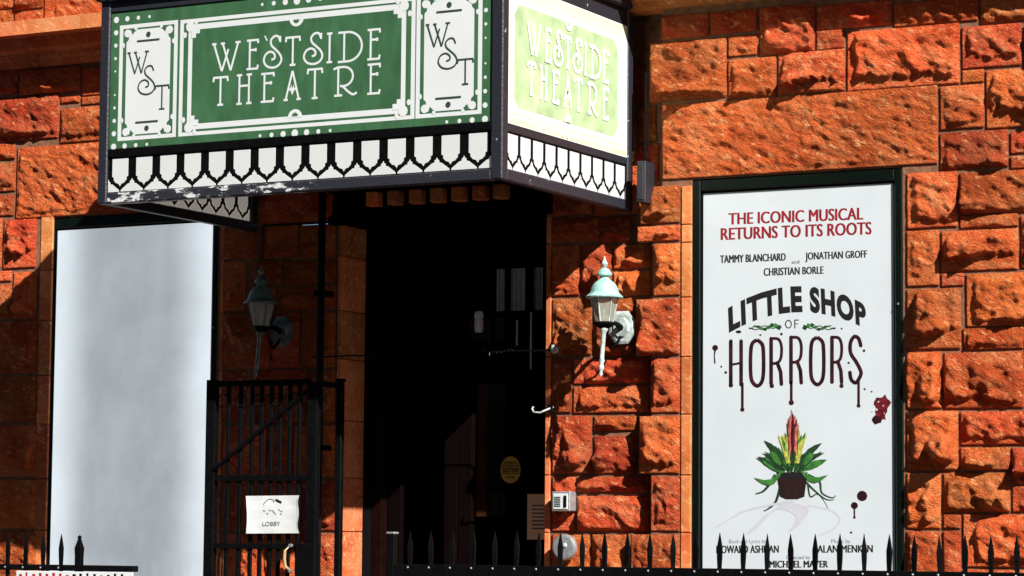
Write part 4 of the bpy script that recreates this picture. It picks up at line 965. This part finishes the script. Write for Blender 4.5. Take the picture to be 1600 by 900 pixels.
# ================================================================== FENCES
FY = -1.6
def spear():
    b = MB(); w, t = .0125, .006
    # square bar rising through the rail, swelling into a flat spear head
    prof = [(w*.75, t, -1.30), (w*.75, t, .012), (w*.95, t, .05), (w*1.05, t, .095), (w*.72, t*.9, .120), (w*.42, t*.7, .143), (.0008, .0008, .172)]
    vs = []
    for a, c, z in prof: vs += [(-a, -c, z), (a, -c, z), (a, c, z), (-a, c, z)]
    fs = [(k*4+i, k*4+(i+1) % 4, (k+1)*4+(i+1) % 4, (k+1)*4+i) for k in range(len(prof)-1) for i in range(4)]+[(3, 2, 1, 0)]
    b.add(vs, fs); return b
RZ = P(1000, 886.5, FY).z
def fence(x0, x1, z, label, xs, rail_h, posts):
    root = empty('iron_fence', ((x0+x1)/2, FY, 0), label, 'fence', 'black spear topped iron fences')
    MB().box(x0, x1, FY-.022, FY+.022, z-rail_h, z, bev=.004).build('top_rail', M_IRON, root, origin=tuple(root.location))
    MB().box(x0, x1, FY-.016, FY+.016, .16, .20, bev=.004).build('bottom_rail', M_IRON, root, origin=tuple(root.location))
    pr = spear().build('picket', M_IRON); pr.parent = root
    rv = MB().lathe([(.006, 0), (.0055, .003), (.003, .005), (.001, .0055)], 0, 0, 8).build('rivet', M_STEEL); rv.parent = root
    rv.rotation_euler = (R(90), 0, 0)
    first = True; fr = random.Random(3)
    for x in xs:
        a = pr if first else pr.copy(); b = rv if first else rv.copy()
        if not first: col.objects.link(a); col.objects.link(b)
        a.parent = root; b.parent = root
        a.location = (x-root.location.x, 0, z-.004+fr.uniform(-.003, .003)); a.rotation_euler = (R(fr.uniform(-1, 1)), R(fr.uniform(-1.2, 1.2)), R(fr.uniform(-18, 18)))
        b.location = (x-root.location.x, -.0222, z-.016); b.rotation_euler = (R(90), 0, 0); first = False
    for x, top in posts:
        MB().box(x-.02, x+.02, FY-.02, FY+.02, 0, top-.012, bev=.003).build('post', M_IRON, root, origin=tuple(root.location))
        MB().box(x-.024, x+.024, FY-.024, FY+.024, top-.0115, top, bev=.003).build('post_cap', M_STEEL, root, origin=tuple(root.location))
    return root
xa, xb = P(641, 860, FY).x, P(1468, 860, FY).x; N = 23; stp = (xb-xa)/N
xs = [xa+stp*k for k in range(0, 44)]
xp = P(613, 860, FY).x
fence(xp+.021, 5.9, RZ, 'long black iron fence with spear points in front of the doorway and poster', xs, .15, [(xp, P(613, 831, FY).z), (5.92, RZ+.18)])
zl = P(100, 882.5, FY).z; xe = P(124, 860, FY).x
fl = fence(-6.2, P(213, 885, FY).x, zl, 'short black iron fence section at the lower left corner', [xe-stp*k for k in range(1, 16)], .032, [])
# wide spear at its end post
b = MB(); prof = [(.017, .017, -1.5), (.017, .017, .05), (.019, .019, .09), (.010, .010, .125), (.006, .006, .142), (.009, .009, .150), (.002, .002, .160)]
vs = []
for a_, c_, z_ in prof: vs += [(-a_, -c_, z_), (a_, -c_, z_), (a_, c_, z_), (-a_, c_, z_)]
b.add(vs, [(k*4+i, k*4+(i+1) % 4, (k+1)*4+(i+1) % 4, (k+1)*4+i) for k in range(len(prof)-1) for i in range(4)]+[(3, 2, 1, 0), (24, 25, 26, 27)])
o = b.build('end_post', M_IRON); o.parent = fl; o.location = (xe-fl.location.x, 0, zl)
# white board wired behind the left fence, only its top edge in view
bx0, bx1, bz = P(26, 893, FY-.03).x, P(208, 893, FY-.03).x, P(110, 893.0, FY-.03).z
BB = empty('fence_board', (bx0, FY-.03, bz-.6), 'white board with red lettering hung below the rail of the left fence', 'sign')
BO = tuple(BB.location)
MB().box(bx0, bx1, FY-.034, FY-.026, bz-.5, bz, bev=.002).build('panel', M_WHITE, BB, origin=BO)
AB = Art(lambda u, v, d: (u, FY-.034-d, v))
rb = random.Random(2)
for k in range(16):
    u = bx0+.02+(bx1-bx0-.05)*k/16; AB.rect(u, bz-.09, u+.012+rb.random()*.01, bz-.007-rb.random()*.012, M_IRON if k > 7 else M_REDPR)
AB.build('lettering', BB, origin=BO)

# ================================================================== SMALL THINGS ON THE WALL
ip0, ip1 = P(863, 799, -.04), P(892, 768, -.04)
IC = empty('intercom', ((ip0.x+ip1.x)/2, -.02, ip0.z), 'small square silver intercom box on the pier beside the door', 'intercom')
IO = tuple(IC.location)
x0, x1, z0, z1 = ip0.x, ip1.x, ip0.z, ip1.z
MB().box(x0, x1, -.052, .03, z0, z1, bev=.005).build('housing', M_STEEL, IC, origin=IO)
MB().box(x0+.012, x1-.012, -.056, -.05, z0+.012, z1-.012, bev=.002).build('face_plate', M_WHITE, IC, origin=IO)
sp = MB()
for k in range(6): sp.box(x0+.020, x0+.058, -.0585, -.055, z0+.026+k*.010, z0+.031+k*.010)
sp.build('speaker_grille', M_GREY, IC, origin=IO)
MB().box(x1-.036, x1-.018, -.062, -.055, z0+.022, z1-.022, bev=.004).build('call_button', M_IRON, IC, origin=IO)
rc = P(880, 855, -.05)
RP = empty('round_plate', (rc.x, -.02, rc.z), 'round dull steel disc mounted on the pier below the intercom', 'plate')
d_ = MB().lathe([(.072, 0), (.072, .02), (.066, .03), (.058, .033), (.03, .035), (.01, .036)], 0, 0, 28).build('disc', M_STEEL, None); d_.parent = RP; d_.rotation_euler = (R(90), 0, 0)
d_ = MB().lathe([(.014, .034), (.012, .042), (.004, .045)], 0, 0, 12).build('keyhole_cover', M_LWHITE, None); d_.parent = RP; d_.rotation_euler = (R(90), 0, 0); d_.location = (.012, 0, .01)
hk = P(850, 640, -.0)
HK = empty('wall_hook', (hk.x, .02, hk.z), 'little pale curled metal hook on the right edge of the doorway', 'hook')
t = MB().tube([(.05, 0, .015), (.02, -.02, .0), (-.01, -.045, -.018), (-.05, -.05, -.016), (-.062, -.045, .004), (-.055, -.04, .016)], .006, 6).build('curl', M_LWHITE, None, smooth=True); t.parent = HK
t = MB().box(.02, .05, -.015, .01, -.02, .03, bev=.003).build('back_plate', M_IRON, None); t.parent = HK
# rail across the doorway with a small white insulator on its right end
ra, rb_ = P(488, 551, -.02), P(868, 547, -.02)
RL = empty('cross_rail', ((ra.x+rb_.x)/2, -.03, rb_.z), 'thin dark ornamental rail stretched across the doorway at lantern height', 'rail')
RO = tuple(RL.location)
MB().tube([(ra.x, -.03, rb_.z), (rb_.x, -.03, rb_.z)], .0045, 6).build('rod', M_IRON, RL, origin=RO)
rr = random.Random(9); tw = MB()
for k in range(60):
    x = ra.x+(rb_.x-ra.x)*(k+.5)/60; tw.tube([(x, -.03, rb_.z), (x+rr.uniform(-.02, .02), -.036, rb_.z+rr.uniform(-.022, .022))], .0022, 4)
tw.build('twisted_wire', M_PIPE, RL, origin=RO)
MB().lathe([(.008, -.03), (.020, -.022), (.024, 0), (.018, .02), (.010, .03)], rb_.x, -.03, 10).build('end_insulator', M_LWHITE, RL, smooth=True).location = Vector((0, 0, rb_.z+.01))-Vector(RO)
# downpipe
dp = P(506, 450, -.03)
DP = empty('downpipe', (dp.x, -.03, 0), 'slim black pipe running down the dim pier left of the doorway', 'pipe')
MB().lathe([(.022, .02), (.022, 3.64)], 0, 0, 14).build('pipe', M_PIPE, DP, smooth=True).location = (0, -.03, 0)
for z in (1.2, 2.1, 3.0): MB().box(-.04, .04, -.055, .05, z, z+.03, bev=.003).build('pipe_clip', M_IRON, DP, origin=(0, 0, 0)).location = (0, 0, 0)
# junction box on the wall beside the marquee
j0, j1 = P(993, 318, -.14), P(1012, 252, -.14)
JB = empty('junction_box', (j0.x, -.1, j0.z), 'small black metal box on the wall at the right side of the marquee', 'box')
JO = tuple(JB.location)
MB().box(j0.x+.02, j1.x, -.17, -.05, j0.z, j1.z, bev=.004).build('housing', M_FRAME, JB, origin=JO)
MB().box(j0.x+.03, j1.x-.01, -.176, -.168, j0.z+.015, j1.z-.015, bev=.002).build('lid', M_FRAME, JB, origin=JO)
MB().tube([(j1.x-.03, -.10, j1.z), (j1.x-.03, -.10, j1.z+.5)], .008, 8).build('conduit', M_IRON, JB, origin=JO)
# sticker and notice on the door
sc = P(797, 734, DY-.01)
ST = empty('door_sticker', (sc.x, DY-.008, sc.z), 'round yellow sticker with black words on the dark door', 'sticker')
SO = tuple(ST.location); r_ = .066
vs = [(sc.x+r_*math.cos(math.pi*i/14), DY-.006, sc.z+r_*1.18*math.sin(math.pi*i/14)) for i in range(28)]
b = MB(); b.add(vs+[(x, DY-.002, z) for x, y, z in vs], [tuple(range(28)), tuple(range(55, 27, -1))]+[(i, (i+1) % 28, (i+1) % 28+28, i+28) for i in range(28)]); b.build('disc', M_STICK, ST, origin=SO)
SA = Art(lambda u, v, d: (sc.x+u, DY-.006-d, sc.z+v))
SA.text('AUTOMATIC', -.047, .047, .032, .048, M_INK, .02); SA.rect(-.062, .020, .062, .024, M_INK); SA.rect(-.062, -.024, .062, -.020, M_INK)
SA.text('CAUTION', -.054, .054, -.013, .012, M_INK, .03); SA.text('DOOR', -.03, .03, -.050, -.034, M_INK, .02)
SA.build('lettering', ST, origin=SO)
n0, n1_ = P(823, 843, DY-.01), P(852, 772, DY-.01)
NB = empty('door_notice', (n0.x, DY-.008, n0.z), 'narrow buff paper notice taped to the dark door near its right jamb', 'notice')
NO = tuple(NB.location)
MB().box(n0.x, n1_.x, DY-.006, DY-.003, n0.z, n1_.z).build('sheet', M_BUFF, NB, origin=NO)
NA2 = Art(lambda u, v, d: (u, DY-.006-d, v))
for k in range(7): NA2.rect(n0.x+.03, n1_.z-.07-k*.022, n1_.x-.004, n1_.z-.062-k*.022, M_INKSOFT)
NA2.build('print_lines', NB, origin=NO)
# door pull rods
for x, y0, y1 in ((830, 488, 577), (808, 500, 540)):
    a = P(x, y0, DY-.08); c = P(x, y1, DY-.08)
    o = empty('pull_chain', (a.x, DY-.08, c.z), 'long grey pull rod hanging by the transom blinds' if x == 830 else 'shorter grey rod hanging left of the long pull rod', 'rod')
    MB().tube([(a.x, DY-.08, a.z), (a.x, DY-.08, c.z)], .006, 6).build('rod', M_BLIND, o, origin=tuple(o.location))
    MB().lathe([(.004, 0), (.010, .01), (.010, .02), (.004, .03)], 0, 0, 8).build('rod_knob', M_BLIND, o)
# candle-shaped lamp in the vestibule
cp = P(748, 520, DY-.12)
CL = empty('vestibule_lamp', (cp.x, DY-.12, cp.z), 'dull glass jar lamp hanging in the dark doorway', 'lamp')
for nm, prof, mm in (('glass_jar', [(.022, .0), (.026, .02), (.026, .07), (.020, .085)], M_BLIND), ('jar_lid', [(.028, .086), (.028, .11), (.02, .125)], M_BLIND), ('jar_base', [(.030, -.012), (.030, -.001)], M_IRON)):
    o = MB().lathe(prof, 0, 0, 14).build(nm, mm, None, smooth=False); o.parent = CL
o = MB().tube([(0, 0, .12), (0, 0, TZ+.6-cp.z)], .003, 5).build('hanging_wire', M_IRON, None); o.parent = CL
